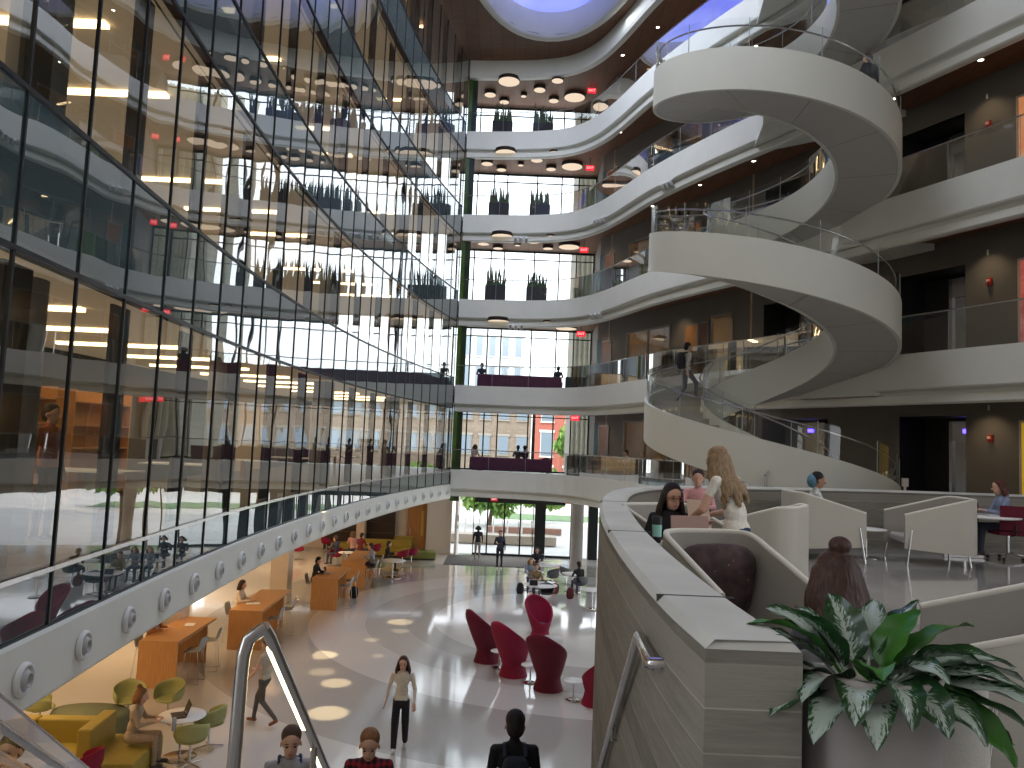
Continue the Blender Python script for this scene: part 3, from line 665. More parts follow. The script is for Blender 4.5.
for a, b in ((.10, .62), (.80, 1.9)):
    p = T_.lerp(D_, a)+sd*.013; q = T_+(D_-T_)*b+sd*.013
    MB().tube([p, q], .0185, 12).build('light_strip', LED, ch)
pp = T_.lerp(D_, .76); MB().tube([pp, pp-Vector((.02, 0, 1.2))], .016, 12).build('support_post', STEEL, ch)
# glass guard and rail on the far left of the stair
gg = thing('stair_glass_guard', 'clear glass guard panel with slanted steel handrail at lower left', 'railing')
a = uy(-30, 670, 3.6); b = uy(64, 748, 4.9); c = b+(b-a)*.6
mb = MB(); mb.add([a, c, c-Vector((0, 0, 1.0)), a-Vector((0, 0, 1.0))], [(0, 1, 2, 3)]); mb.build('glass_panel', CLEAR, gg)
MB().tube([a, c], .008, 8).build('edge_trim', STEEL, gg)
a = uy(-20, 712, 3.5); b = uy(62, 768, 4.6); c = b+(b-a)*.6
MB().tube([a, c], .022, 12).build('rail', STEEL, gg)
# ================================================================== SPIRAL STAIR
SX, SY, SR, SI, PT = 6.786, 20.40, 3.2, 1.62, 4.6
def ztop(th): return 10.62+PT*((-90-th)/360)      # th in degrees, keeps falling clockwise
def sp(th, r, z): a = R(th); return (SX+r*math.cos(a), SY+r*math.sin(a), z)
TH0 = 2.; TH1 = -360*3-250.; ST = 3.0
ths = [TH0-ST*i for i in range(int((TH0-TH1)/ST)+1)]
# th=2 belongs to the lowest turn: shift so ztop(-90)=6.02 on the first turn
def zt(th): return ztop(th)-PT
ss = thing('spiral_staircase', 'white sculptural spiral staircase winding up beside the balconies', 'staircase', (0, 0, 0))
def band(r0, r1, dz0, dz1, name, m):
    mb = MB(); P = []
    for dz, r in ((dz0, r0), (dz1, r0), (dz1, r1), (dz0, r1), (dz0, r0)):
        P.append([sp(t, r, max(zt(t)+dz, ZL)) for t in ths])
    mb.grid(P, True); i = len(ths)
    mb.add([sp(ths[0], r, max(zt(ths[0])+d, ZL)) for d, r in ((dz0, r0), (dz1, r0), (dz1, r1), (dz0, r1))], [(0, 1, 2, 3)])
    mb.add([sp(ths[-1], r, zt(ths[-1])+d) for d, r in ((dz0, r0), (dz1, r0), (dz1, r1), (dz0, r1))], [(0, 1, 2, 3)])
    o = mb.build(name, m, ss); 
    md = o.modifiers.new('e', 'EDGE_SPLIT'); md.split_angle = R(40); return o
band(SR, SR-.09, -1.06, 0, 'outer_band', STAIRW); band(SI, SI+.08, -1.06, 0, 'inner_band', STAIRW)
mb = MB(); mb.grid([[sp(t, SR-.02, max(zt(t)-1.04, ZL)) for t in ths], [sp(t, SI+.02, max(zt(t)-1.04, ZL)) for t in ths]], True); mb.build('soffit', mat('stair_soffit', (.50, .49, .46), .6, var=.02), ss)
mb = MB()
for t in range(-20, int(TH1), -36): mb.grid([[sp(t, r, max(zt(t)-1.046, ZL)) for r in (SI+.02, SR)], [sp(t-.25, r, max(zt(t-.25)-1.046, ZL)) for r in (SI+.02, SR)]])
mb.build('soffit_joint', mat('joint_line', (.12, .12, .11), .8), ss)
mb = MB(); NS = 26; dth = 360/NS; nst = int((TH0-TH1)/dth)
for i in range(nst):
    a, b = TH0-dth*i, TH0-dth*(i+1); z = zt(b)-.35
    q = [sp(a, SI+.07, z), sp(a, SR-.08, z), sp(b, SR-.08, z), sp(b, SI+.07, z)]
    z2 = z-PT/NS; q2 = [(p[0], p[1], z2) for p in q[:2]]
    mb.add(q+q2, [(0, 1, 2, 3), (0, 4, 5, 1)])
mb.build('treads', mat('tread_stone', (.38, .35, .31), .6, var=.06), ss)
def guard(r, dz, nm, inner_=False):
    mb = MB(); mb.grid([[sp(t, r, zt(t)-.02) for t in ths], [sp(t, r, zt(t)+dz) for t in ths]], True); mb.build(nm, CLEAR, ss)
    for i in range(0, len(ths), 10):
        t = ths[i]; MB().tube([sp(t, r, zt(t)-.05), sp(t, r, zt(t)+dz)], .011, 6).build('glass_edge', mat('glass_edge_grey', (.35, .38, .37), .3), ss)
guard(SR-.045, .74, 'outer_glass'); guard(SI+.04, .74, 'inner_glass')
for r, nm in ((SR-.13, 'outer_handrail'), (SI+.12, 'inner_handrail')):
    MB().tube([sp(t, r, zt(t)+.58) for t in ths[::2]], .022, 8).build(nm, STEEL, ss)
# landings bridging to each balcony
for k in (3, 4, 5, 6):
    z = LV[k]; th = -90-360*((z+.35-10.62)/PT+0)   # direction where tread meets this level
    zz = z
    a = 30 if k == 3 else (42 if k == 4 else 52)
    q = [sp(a-22, SR-.1, 0), sp(a-30, SR+2.6, 0), sp(a+26, SR+2.4, 0), sp(a+24, SR-.1, 0)]
    MB().prism([(p[0], p[1]) for p in q], z-1.05, z-.02).build('landing_bridge', STAIRW, ss)
# ================================================================== BALCONY GLASS GUARDS
names = {2: 'second', 3: 'third', 4: 'fourth', 5: 'fifth', 6: 'sixth'}
for k, z in LV.items():
    gb = thing('glass_balustrade', 'clear glass balustrade with thin steel cap along the %s floor balcony' % names[k], 'railing')
    path = offset([p for p in (E_ if k > 2 else LOWE)], .06); h = 1.0
    mb = MB(); mb.grid([[(p.x, p.y, z-.02) for p in path], [(p.x, p.y, z+h) for p in path]], True); mb.build('glass_panel', CLEAR, gb)
    MB().tube([(p.x, p.y, z+h) for p in path], .022, 8).build('handrail', STEEL, gb)
    for p in resample(path, 1.8): MB().tube([(p.x, p.y, z), (p.x, p.y, z+h)], .008, 5).build('panel_joint', mat('glass_edge_grey', (.35, .38, .37), .3), gb)
# ================================================================== FURNITURE BUILDERS
def rounded(w, d, r, n=5):
    pts = []
    for cx, cy, a0 in ((w/2-r, d/2-r, 0), (-w/2+r, d/2-r, 90), (-w/2+r, -d/2+r, 180), (w/2-r, -d/2+r, 270)):
        for i in range(n+1): a = R(a0+90*i/n); pts.append((cx+r*math.cos(a), cy+r*math.sin(a)))
    return pts
def high_back_chair(label, loc, rz, m):
    """sculpted crimson lounge chair: flared foot, narrow waist, tall hooded back; faces +y"""
    t = thing('high_back_chair', label, 'armchair', loc, rz, None)
    n, q = 40, 14; O = []; I = []
    for i in range(n+1):
        a = 2*math.pi*i/n; back = (1-math.sin(a))/2        # 1 at the back (-y)
        h = .56+.86*(back**1.05)
        ro = []; ri = []
        for j in range(q+1):
            z = h*j/q; f = z/1.4
            rr = .37-.09*math.sin(min(1, z/.45)*math.pi*.5)+ (.24*((max(0, z-.3))/.75)**.8 if z > .3 else 0)
            if z > 1.15: rr -= .10*((z-1.15)/.25)**1.5
            x, y = rr*math.cos(a), rr*1.0*math.sin(a)
            y -= .12*max(0, z-.4)/.9
            ro.append((x, y, z))
            zi = .42+(h-.42)*j/q; k = max(0, zi-.3)/.75
            ri_ = .28+.24*k**.8-(.10*((zi-1.15)/.25)**1.5 if zi > 1.15 else 0)-.075
            ri.append((ri_*math.cos(a), ri_*math.sin(a)-.12*max(0, zi-.4)/.9, zi))
        O.append(ro+ri[::-1])
    mb = MB(); mb.grid(O, True); b = mb.build('shell', m, t, fix=True)
    MB().lathe([(.001, .43), (.22, .43), (.25, .46), (.24, .50), (.001, .515)], (0, 0, 0), 24).build('seat_cushion', mat('seat_grey', (.12, .11, .12), .8), t)
    return t
def side_table(label, loc, r=.24, h=.45, name='side_table', group=None, stem=True):
    t = thing(name, label, 'table', loc, 0, group)
    MB().lathe([(.001, h-.02), (r-.02, h-.02), (r, h-.01), (r-.005, h+.005), (.001, h+.008)], n=28).build('tabletop', mat('white_laminate', (.78, .78, .76), .3), t)
    MB().tube([(0, 0, .01), (0, 0, h-.02)], .02, 10).build('pedestal', CHROME, t)
    MB().lathe([(.001, .018), (r*.7, .012), (r*.72, 0), (.001, 0)], n=28).build('base', CHROME, t)
    return t
def wood_table(label, loc, rz, L_, w_=.9, h=1.06):
    t = thing('wooden_high_table', label, 'table', loc, rz)
    MB().box((0, L_/2, h-.03), (w_, L_, .06)).build('tabletop', OAK, t, bevel=.004)
    MB().box((0, .03, (h-.06)/2), (w_, .06, h-.06)).build('end_panel', OAK, t, bevel=.004)
    MB().box((0, L_-.35, (h-.06)/2), (w_*.8, .06, h-.06)).build('end_panel', OAK, t, bevel=.004)
    MB().box((0, L_/2, h-.17), (.5, L_-.3, .12)).build('under_beam', OAK, t)
    return t
def stool(label=None, loc=(0, 0, 0), rz=0, m=None, group=None):
    t = thing('bar_stool', label, 'stool', loc, rz, group); m = m or mat('stool_shell', (.36, .37, .37), .45)
    P = []
    for i in range(9):
        v = i/8; row = []
        for j in range(9):
            u = j/8*2-1
            if v < .55: y = .2-v/.55*.38; z = .72+.03*u*u+.02*(v/.55)**3
            else: y = -.18-.08*(v-.55)/.45; z = .74+(v-.55)/.45*.33
            row.append((u*.21*(1-.12*(v > .9)), y+(.04*u*u if v > .55 else 0), z))
        P.append(row)
    o = MB().grid(P, True).build('seat_shell', m, t); md = o.modifiers.new('s', 'SOLIDIFY'); md.thickness = .015
    mb = MB()
    for s in (-1, 1): mb.tube([(s*.16, .14, .72), (s*.21, .2, .01), (s*.21, -.22, .01), (s*.16, -.14, .72)], .009, 6)
    mb.tube([(-.19, .17, .28), (.19, .17, .28)], .009, 6); mb.build('sled_frame', CHROME, t)
    return t
def tub_chair(name, label, loc, rz, m, group=None, legs='star'):
    t = thing(name, label, 'chair', loc, rz, group)
    P = []
    for i in range(29):
        a = R(-40+260*i/28) ; b = (1-math.cos(R(260*i/28)))/2    # wraps the back; opening to +y
        a = R(140-(-260*i/28)) ; row = []
        s_ = 1-abs(i-14)/14; top = .60+.22*s_**.6
        for j in range(7):
            v = j/6; rr = .16+.12*min(1, v*2.2)**.6+.02*v; z = .42+(top-.42)*v**1.2
            row.append((rr*math.cos(a)*1.02, rr*math.sin(a), z))
        P.append(row)
    o = MB().grid(P, True).build('shell', m, t); md = o.modifiers.new('s', 'SOLIDIFY'); md.thickness = .02
    MB().lathe([(.001, .415), (.17, .42), (.26, .46), (.262, .475), (.2, .48), (.001, .475)], n=24).build('seat', m, t)
    if legs == 'star':
        MB().tube([(0, 0, .05), (0, 0, .43)], .022, 8).build('pedestal', CHROME, t)
        for k in range(4):
            a = R(45+90*k); MB().tube([(0, 0, .06), (.27*math.cos(a), .27*math.sin(a), .015)], .014, 6).build('foot', CHROME, t)
    return t
def task_chair(label, loc, rz, group=None):
    t = thing('task_chair', label, 'chair', loc, rz, group)
    P = [[(u*.23, -.21-.03*v-.03*(1-u*u), .52+.42*v) for u in (-1, -.5, 0, .5, 1)] for v in (0, .25, .5, .75, 1)]
    o = MB().grid(P, True).build('backrest', MAROON, t); md = o.modifiers.new('s', 'SOLIDIFY'); md.thickness = .045; md.offset = 0; bv = o.modifiers.new('b', 'BEVEL'); bv.width = .015; bv.segments = 2
    mb = MB(); mb.prism([(x, y+.02) for x, y in rounded(.48, .48, .07)], .43, .50); mb.build('seat', MAROON, t, bevel=.015)
    mb = MB(); mb.tube([(0, -.1, .42), (0, -.27, .45), (0, -.27, .62)], .018, 8); mb.build('back_bracket', BLACK, t)
    MB().tube([(0, 0, .1), (0, 0, .43)], .025, 10).build('gas_lift', CHROME, t)
    for k in range(5):
        a = R(90+72*k); c, s_ = math.cos(a), math.sin(a)
        f = MB().tube([(0, 0, .12), (.29*c, .29*s_, .075)], .016, 8).build('base_arm', CHROME, t)
        MB().lathe([(.001, -.022), (.03, -.02), (.032, 0), (.03, .02), (.001, .022)], (.30*c, .30*s_, .033), 12, M=Euler((R(90), 0, a)).to_matrix()).build('caster', BLACK, f)
    return t
PATT = mat('speckled_cushion', (.035, .022, .024), .85, scale=11, col2=(.10, .065, .062), bump=.2, detail=5)
def patt():
    m = PATT; nt = m.node_tree; N = nt.nodes; L = nt.links; b = next(n for n in N if n.type == 'BSDF_PRINCIPLED'); tc = next(n for n in N if n.type == 'TEX_COORD')
    v = N.new('ShaderNodeTexVoronoi'); v.inputs['Scale'].default_value = 22; L.new(tc.outputs['Object'], v.inputs['Vector'])
    r = N.new('ShaderNodeValToRGB'); r.color_ramp.elements[0].position = .10; r.color_ramp.elements[0].color = (1, 1, 1, 1); r.color_ramp.elements[1].position = .14; r.color_ramp.elements[1].color = (0, 0, 0, 1); L.new(v.outputs['Distance'], r.inputs[0])
    wn = N.new('ShaderNodeTexNoise'); wn.inputs['Scale'].default_value = 4; L.new(tc.outputs['Object'], wn.inputs['Vector']); r2 = N.new('ShaderNodeValToRGB'); r2.color_ramp.elements[0].position = .5; r2.color_ramp.elements[1].position = .58; L.new(wn.outputs['Fac'], r2.inputs[0])
    mm = N.new('ShaderNodeMath'); mm.operation = 'MULTIPLY'; L.new(r.outputs[0], mm.inputs[0]); L.new(r2.outputs[0], mm.inputs[1])
    src = b.inputs['Base Color'].links[0].from_socket; mx = N.new('ShaderNodeMixRGB'); L.new(mm.outputs[0], mx.inputs[0]); L.new(src, mx.inputs[1]); mx.inputs[2].default_value = (.42, .25, .18, 1); L.new(mx.outputs[0], b.inputs['Base Color'])
patt()
def screen_chair(label, loc, rz, w_=.98, d_=.98, hb=1.06, hf=.78, cushion=True, seat_m=None, arm_ext=0):
    """lounge chair wrapped by a tall upholstered screen; back at -y, opens to +y"""
    t = thing('lounge_chair', label, 'armchair', loc, rz)
    path = []; r = .26; x = w_/2; yb = -d_/2; yf = d_/2+arm_ext
    path.append((-x, yf)); path.append((-x, yf-.3)); path.append((-x, yb+r+.2)); 
    for i in range(9): a = R(180+90*i/8); path.append((-x+r+r*math.cos(a), yb+r+r*math.sin(a)))
    for i in range(9): a = R(270+90*i/8); path.append((x-r+r*math.cos(a), yb+r+r*math.sin(a)))
    path += [(x, yb+r+.2), (x, yf-.3), (x, yf)]
    def top(y): k = max(0, min(1, (y-yb-.15)/(yf-yb-.15))); return hb-(hb-hf)*k
    V = [Vector(p) for p in path]; inn = offset(V, .05)
    rows = []
    zb = lambda y: .17+.08*max(0, (y-yb)/(yf-yb))
    mid = offset(V, .025)
    rows.append([(p.x, p.y, zb(p.y)) for p in V]); rows.append([(p.x*1.015, p.y*1.0, (zb(p.y)+top(p.y))/2) for p in V]); rows.append([(p.x, p.y, top(p.y)-.015) for p in V])
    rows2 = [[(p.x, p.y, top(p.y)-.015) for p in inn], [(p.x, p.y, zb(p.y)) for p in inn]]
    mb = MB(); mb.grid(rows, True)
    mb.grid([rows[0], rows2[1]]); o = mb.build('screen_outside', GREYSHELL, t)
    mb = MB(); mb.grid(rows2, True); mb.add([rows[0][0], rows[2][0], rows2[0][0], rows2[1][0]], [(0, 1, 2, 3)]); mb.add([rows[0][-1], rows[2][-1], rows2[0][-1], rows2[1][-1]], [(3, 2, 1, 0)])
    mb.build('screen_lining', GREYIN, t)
    MB().tube([(p.x, p.y, top(p.y)-.008) for p in mid], .024, 8).build('top_piping', mat('piping', (.60, .58, .52), .8), t)
    mb = MB(); mb.prism([(a, b+.0) for a, b in rounded(w_-.12, d_-.10, .12)], .30, .43); o = mb.build('seat', seat_m or GREYIN, t, bevel=.03)
    if cushion:
        Mx = Euler((R(-16), 0, 0)).to_matrix(); cw = min(.42, w_/2-.06)
        P = MB(); rings = []
        for i in range(25):
            a = 2*math.pi*i/24; ring = []
            for j in range(13):
                b = -math.pi/2+math.pi*j/12; c, s_ = math.cos(a), math.sin(a); e = lambda v, p: math.copysign(abs(v)**p, v)
                q = Vector((cw*e(c, .55)*e(math.cos(b), .5), .11*e(math.sin(b), 1.0), .31*e(s_, .55)*e(math.cos(b), .5))); q = Mx @ q
                ring.append((q.x, q.y+yb+.24, q.z+.70))
            rings.append(ring)
        P.grid(rings, True).build('back_cushion', PATT, t)
    for sx in (-1, 1):
        MB().tube([(sx*(x+.0), yf-.10, .55), (sx*(x+.02), yf-.02, 0)], .017, 8).build('leg', CHROME, t)
        MB().tube([(sx*(x-.12), yb+.18, .3), (sx*(x-.1), yb+.14, 0)], .017, 8).build('leg', CHROME, t)
    return t
def laptop(label, loc, rz, col=(.55, .56, .58), ang=110, screen=(.02, .02, .025), w_=.33):
    t = thing('laptop', label, 'laptop', loc, rz); m = mat('laptop_%02x' % int(col[0]*255+col[2]*40), col, .35, .5)
    MB().box((0, 0, .008), (w_, .23, .016)).build('keyboard_base', m, t)
    a = R(ang); mb = MB(); Mx = Euler((R(ang-90)*-1, 0, 0)).to_matrix()      # opens towards -y side hinge at +y
    c = Vector((0, .115, .016))+Vector((0, -math.cos(a)*.115, math.sin(a)*.115))
    mb.box(tuple(c), (w_, .010, .23), 0, Mx); lid = mb.build('lid', m, t)
    off = Vector((0, -math.sin(a)*.006, -math.cos(a)*.006)); mb = MB(); mb.box(tuple(c+off), (w_-.03, .002, .20), 0, Mx); mb.build('screen', mat('laptop_screen', screen, .1), lid)
    return t
def backpack(label, loc, rz, c, s=1.0, parent_like=None):
    t = thing('backpack', label, 'backpack', loc, rz); m = cloth(c)
    rings = []
    e = lambda v, p: math.copysign(abs(v)**p, v)
    for i in range(17):
        a = 2*math.pi*i/16; ring = []
        for j in range(13):
            b = -math.pi/2+math.pi*j/12
            ring.append((.15*s*e(math.cos(a), .6)*e(math.cos(b), .5)*(1-.12*math.sin(b)), .09*s*e(math.sin(a), .6)*e(math.cos(b), .5), .22*s+.22*s*math.sin(b)))
        rings.append(ring)
    MB().grid(rings, True).build('bag_body', m, t)
    MB().ell((0, .09*s, .15*s), (.11*s, .05*s, .11*s), 14, 8).build('front_pocket', m, t)
    MB().tube([(-.03*s, -.02, .43*s), (-.03*s, -.02, .48*s), (.03*s, -.02, .48*s), (.03*s, -.02, .43*s)], .008*s, 6).build('grab_handle', BLACK, t)
    for sx in (-1, 1): MB().tube([(sx*.09*s, -.08*s, .40*s), (sx*.1*s, -.13*s, .28*s), (sx*.1*s, -.08*s, .08*s)], .014*s, 6).build('strap', BLACK, t)
    return t
# ================================================================== PEOPLE
def person(label, loc, rz, pose='stand', top=(.5, .5, .5), legs=(.05, .06, .1), shoes=(.05, .05, .05), hair=(.05, .03, .02), skin=0, hairlen=.0, sleeve='long', H=1.72, vox=.013, j=None, face=False, female=False, name='person', bun=False, extra=None, hide_legs=False, lw=1.0):
    """figure built as one continuous body; faces +y at rz=0"""
    k = H/1.72
    J = dict(pel=(0, 0, .94), bel=(0, 0, 1.10), che=(0, .0, 1.29), nek=(0, -.01, 1.45), hed=(0, .02, 1.60))
    for s, n in ((1, 'R'), (-1, 'L')):
        J['sh'+n] = (s*.175, -.01, 1.40); J['el'+n] = (s*.225, -.02, 1.12); J['wr'+n] = (s*.235, .05, .88); J['hip'+n] = (s*.085, 0, .90); J['kn'+n] = (s*.095, .02, .50); J['an'+n] = (s*.10, -.01, .09)
    if pose == 'walk':
        J.update(knR=(.09, .20, .53), anR=(.09, .26, .10), knL=(-.09, -.02, .50), anL=(-.09, -.34, .20), elR=(.24, -.12, 1.14), wrR=(.24, -.10, .90), elL=(-.24, .06, 1.14), wrL=(-.23, .25, .95))
    if pose == 'sit':
        dz = -.42
        for n in ('pel', 'bel', 'che', 'nek', 'hed', 'shR', 'shL'): x, y, z = J[n]; J[n] = (x, y+(z-.94)*.16, z+dz)
        J.update(hipR=(.09, 0, .50), hipL=(-.09, 0, .50), knR=(.11, .43, .50), knL=(-.11, .43, .50), anR=(.11, .42, .08), anL=(-.11, .46, .08), elR=(.24, .16, .76), wrR=(.14, .36, .78), elL=(-.24, .16, .76), wrL=(-.14, .36, .78))
    if j: J.update(j)
    J = {a: Vector(b)*k for a, b in J.items()}
    if pose == 'sit' and not (j and 'absolute' in j): pass
    mb = MB(); bones = []                    # bones: (a, b, r, material)
    T, Lg, Sh, Sk = 1, 2, 3, 0
    def cap(a, b, ra, rb, m, w=1.0):
        a, b = J.get(a, a) if isinstance(a, str) else a, J.get(b, b) if isinstance(b, str) else b
        d = b-a; L_ = d.length; n = max(2, int(L_/(min(ra, rb)*.7)))
        for i in range(n+1): t = i/n; r_ = (ra+(rb-ra)*t)*k; mb.ell(a+d*t, (r_, r_, r_), 10, 7)
        bones.append((a, b, (ra+rb)/2*k*w, m)); return
    up = (J['che']-J['pel']).normalized(); xr = (J['shR']-J['shL']).normalized(); fw = up.cross(xr).normalized()*-1; fw = xr.cross(up)*-1
    xr2 = (J['hipR']-J['hipL']).normalized(); B = Matrix((xr, up.cross(xr), up)).transposed()
    f = .92 if female else 1
    mb.ell(J['che']+up*.03*k, (.165*f*k, .108*k, .165*k), 18, 12, B); mb.ell(J['bel'], (.135*f*k, .098*k, .17*k), 18, 12, B); mb.ell(J['pel'], ((.155 if not female else .16)*k, .112*k, .135*k), 18, 12, B)
    mb.ell(J['che']+up*.11*k, (.15*f*k, .075*k, .06*k), 16, 10, B)
    bones.append((J['pel']+up*.07*k, J['che']+up*.10*k, .15*k, T)); bones.append((J['pel']-up*.06*k, J['pel']+up*.01, .13*k, Lg))
    cap('che', 'nek', .06, .05, T); nk = J['nek']; cap(nk, J['hed'], .050, .048, Sk)
    kk = k; hd = J['hed']; hu = (hd-nk).normalized(); hu = (hu+Vector((0, 0, 1.2))).normalized(); hf = Vector(J['look']).normalized() if 'look' in J else Vector((0, 1, 0)); hf = (hf-hu*hf.dot(hu)).normalized(); hx = hf.cross(hu); HB = Matrix((hx, hf, hu)).transposed()
    def hp(x, y, z): return hd+(HB @ Vector((x, y, z)))*k*1.1
    k = k*1.1
    mb.ell(hp(0, -.005, .035), (.074*k, .092*k, .085*k), 18, 12, HB); mb.ell(hp(0, .018, -.035), (.056*k, .066*k, .075*k), 16, 10, HB); mb.ell(hp(0, .096, -.008), (.012*k, .018*k, .022*k), 8, 6, HB)
    for s in (-1, 1): mb.ell(hp(s*.073, -.005, -.005), (.010*k, .018*k, .028*k), 8, 6, HB)
    bones.append((hp(0, 0, .05), hp(0, .02, -.05), .085*k, Sk)); k = kk
    for n in 'RL':
        cap(J['nek']-Vector((0, 0, .03))*k, J['sh'+n], .048, .05, T)
        cap('sh'+n, 'el'+n, .052 if sleeve == 'long' else .049, .043, T if sleeve == 'long' else -1)
        cap('el'+n, 'wr'+n, .041 if sleeve == 'long' else .038, .028, T if sleeve == 'long' else Sk)
        d = (J['wr'+n]-J['el'+n]).normalized(); pm = J['wr'+n]+d*.05*k
        s = 1 if n == 'R' else -1
        sd = (Vector((0, 0, 1)).cross(d)); sd = sd.normalized() if sd.length > .3 else Vector((0, 1, 0)); nrm = d.cross(sd)
        mb.ell(pm, (.040*k, .018*k, .05*k), 10, 8, Matrix((sd, nrm, d)).transposed()); bones.append((J['wr'+n]+d*.02*k, pm+d*.08*k, .035*k, Sk))
        fr = .009 if vox < .01 else .011
        for q, (ox, ln) in enumerate(((-.030, .060), (-.010, .074), (.010, .068), (.030, .052))):
            a = pm+sd*ox*k+d*.035*k; b = a+d*ln*.55*k+nrm*.006*k*s; c = b+(d*.8+nrm*.5*s)*ln*.5*k
            cap(a, b, fr, fr, Sk); cap(b, c, fr, fr*.85, Sk)
        a = J['wr'+n]+d*.02*k-sd*.025*k; b = a+(d*.7-sd*.7)*.045*k; cap(a, b, .012, .011, Sk); cap(b, b+(d-sd*.1)*.03*k, .011, .009, Sk)
        if not hide_legs:
            cap('hip'+n, 'kn'+n, .086, .060*lw, Lg); cap('kn'+n, 'an'+n, .058*lw, .044*lw, Lg)
            an = J['an'+n]; kn = J['kn'+n]; toe = Vector((0, 1, 0)) if pose != 'walk' or n == 'R' else Vector((0, .8, -.6))
            cap(an+Vector((0, -.03, -.045))*k, an+toe*.13*k+Vector((0, 0, -.05))*k, .040, .036, Sh)
    raw = mb.mesh('tmp', []); bm = bmesh.new(); bm.from_mesh(raw); bm.to_mesh(raw); bm.free()
    to = bpy.data.objects.new('tmp', raw); COL.objects.link(to); md = to.modifiers.new('r', 'REMESH'); md.mode = 'VOXEL'; md.voxel_size = vox; md.use_smooth_shade = True
    sm = to.modifiers.new('s', 'SMOOTH'); sm.factor = .5; sm.iterations = 3 if vox > .01 else 4
    dg = bpy.context.evaluated_depsgraph_get(); me = bpy.data.meshes.new_from_object(to.evaluated_get(dg)); bpy.data.objects.remove(to)
    me.name = 'body'; me.materials.clear()
    ms = [SKIN[skin], cloth(top), cloth(legs), mat('shoe_%02x' % int(shoes[0]*255+shoes[2]*9), shoes, .6)]
    for m in ms: me.materials.append(m)
    segs = [(a, (b-a), max((b-a).length_squared, 1e-9), r_, m) for a, b, r_, m in bones]
    idx = []
    for p in me.polygons:
        c = p.center; best = 1e9; bi = 1
        for a, d, l2, r_, m in segs:
            t = max(0, min(1, (c-a).dot(d)/l2)); q = (c-(a+d*t)).length-r_
            if q < best: best = q; bi = (T if t < .52 else Sk) if m == -1 else m
        idx.append(bi)
    me.polygons.foreach_set('material_index', idx); me.polygons.foreach_set('use_smooth', [True]*len(idx)); me.update()
    o = bpy.data.objects.new(name, me); COL.objects.link(o); o.location = loc; o.rotation_euler = (0, 0, rz); tag(o, label, 'person')
    # hair
    def remesh(mbx, nm, m, vx):
        r0 = mbx.mesh('tmp', []); t_ = bpy.data.objects.new('tmp', r0); COL.objects.link(t_); md = t_.modifiers.new('r', 'REMESH'); md.mode = 'VOXEL'; md.voxel_size = vx; s_ = t_.modifiers.new('s', 'SMOOTH'); s_.iterations = 2
        dg = bpy.context.evaluated_depsgraph_get(); me_ = bpy.data.meshes.new_from_object(t_.evaluated_get(dg)); bpy.data.objects.remove(t_); me_.materials.clear(); me_.materials.append(m)
        me_.polygons.foreach_set('use_smooth', [True]*len(me_.polygons)); h_ = bpy.data.objects.new(nm, me_); COL.objects.link(h_); h_.parent = o; return h_
    k = kk*1.1
    if hair:
        hb = MB(); hb.ell(hp(0, -.022, .055), (.084*k, .094*k, .084*k), 18, 12, HB); hb.ell(hp(0, -.055, .0), (.078*k, .062*k, .085*k), 16, 10, HB)
        if hairlen:
            rnd = random.Random(int(abs(loc[0]*100)))
            for s in range(21):
                a = R(180+ (s-10)*10); x0, y0 = .066*math.sin(a), .070*math.cos(a)*1.0
                p0 = hp(x0*-1, y0-.012, .05); ln = hairlen*(.85+.3*rnd.random()); prev = p0; N_ = 16
                for i in range(1, N_+1):
                    t = i/N_; wv = .012*math.sin(t*8+s*.9)*t; q = hp(x0*-(1+.6*min(1,t*2.2))+wv, y0*(1+.35*t)-.012, .05)-(hu*(1-t)+up*t).normalized()*ln*t; 
                    if q.z < J['shR'].z+.03*k: q += (B @ Vector((0, -.06*k*min(1, (J['shR'].z+.03*k-q.z)/.1), 0)))
                    r_ = .029*(1-.35*t)*k; hb.ell(q, (r_, r_, r_*1.3), 8, 6); prev = q
        if bun: hb.ell(hp(.0, -.06, .14), (.05*k, .045*k, .04*k), 12, 8)
        remesh(hb, 'hair', hairm(hair), .008 if vox < .01 else .012)
    if face:
        dark = mat('eye_dark', (.02, .015, .012), .2); lip = mat('lip', (.42, .14, .13), .5)
        for s in (-1, 1):
            MB().ell(hp(s*.029, .080, .012), (.012*k, .006*k, .007*k), 10, 6, HB).build('eye', dark, o); MB().ell(hp(s*.030, .081, .034), (.018*k, .005*k, .004*k), 10, 6, HB).build('eyebrow', hairm(hair) if hair else dark, o)
        MB().ell(hp(0, .081, -.050), (.024*k, .006*k, .006*k), 12, 6, HB).build('mouth', lip, o)
    o['hp'] = 0; del o['hp']
    return o, J, hp
def worn_pack(o, J, c, rz=0, s=.9):
    """backpack on a person's back, worn, so a child of the figure"""
    ch = (J['che']+J['bel'])/2; m = cloth(c); e = lambda v, p: math.copysign(abs(v)**p, v); rings = []
    for i in range(17):
        a = 2*math.pi*i/16; ring = []
        for q in range(11):
            b = -math.pi/2+math.pi*q/10; ring.append((ch.x+.15*s*e(math.cos(a), .6)*e(math.cos(b), .5), ch.y-.19+.08*s*e(math.sin(a), .6)*e(math.cos(b), .5), ch.z+.02+.23*s*math.sin(b)))
        rings.append(ring)
    b = MB().grid(rings, True).build('backpack', m, o)
    for sx in (-1, 1):
        x = J['shR'].x*.52*sx
        MB().tube([(x, ch.y-.15, ch.z+.2), (x, ch.y-.08, J['shR'].z+.055), (x, ch.y+.02, J['shR'].z+.045), (x, ch.y+.125, ch.z+.06), (x*1.2, ch.y+.10, ch.z-.10), (x*1.3, ch.y-.1, ch.z-.16)], .02, 8).build('backpack_strap', m, o)
    return b
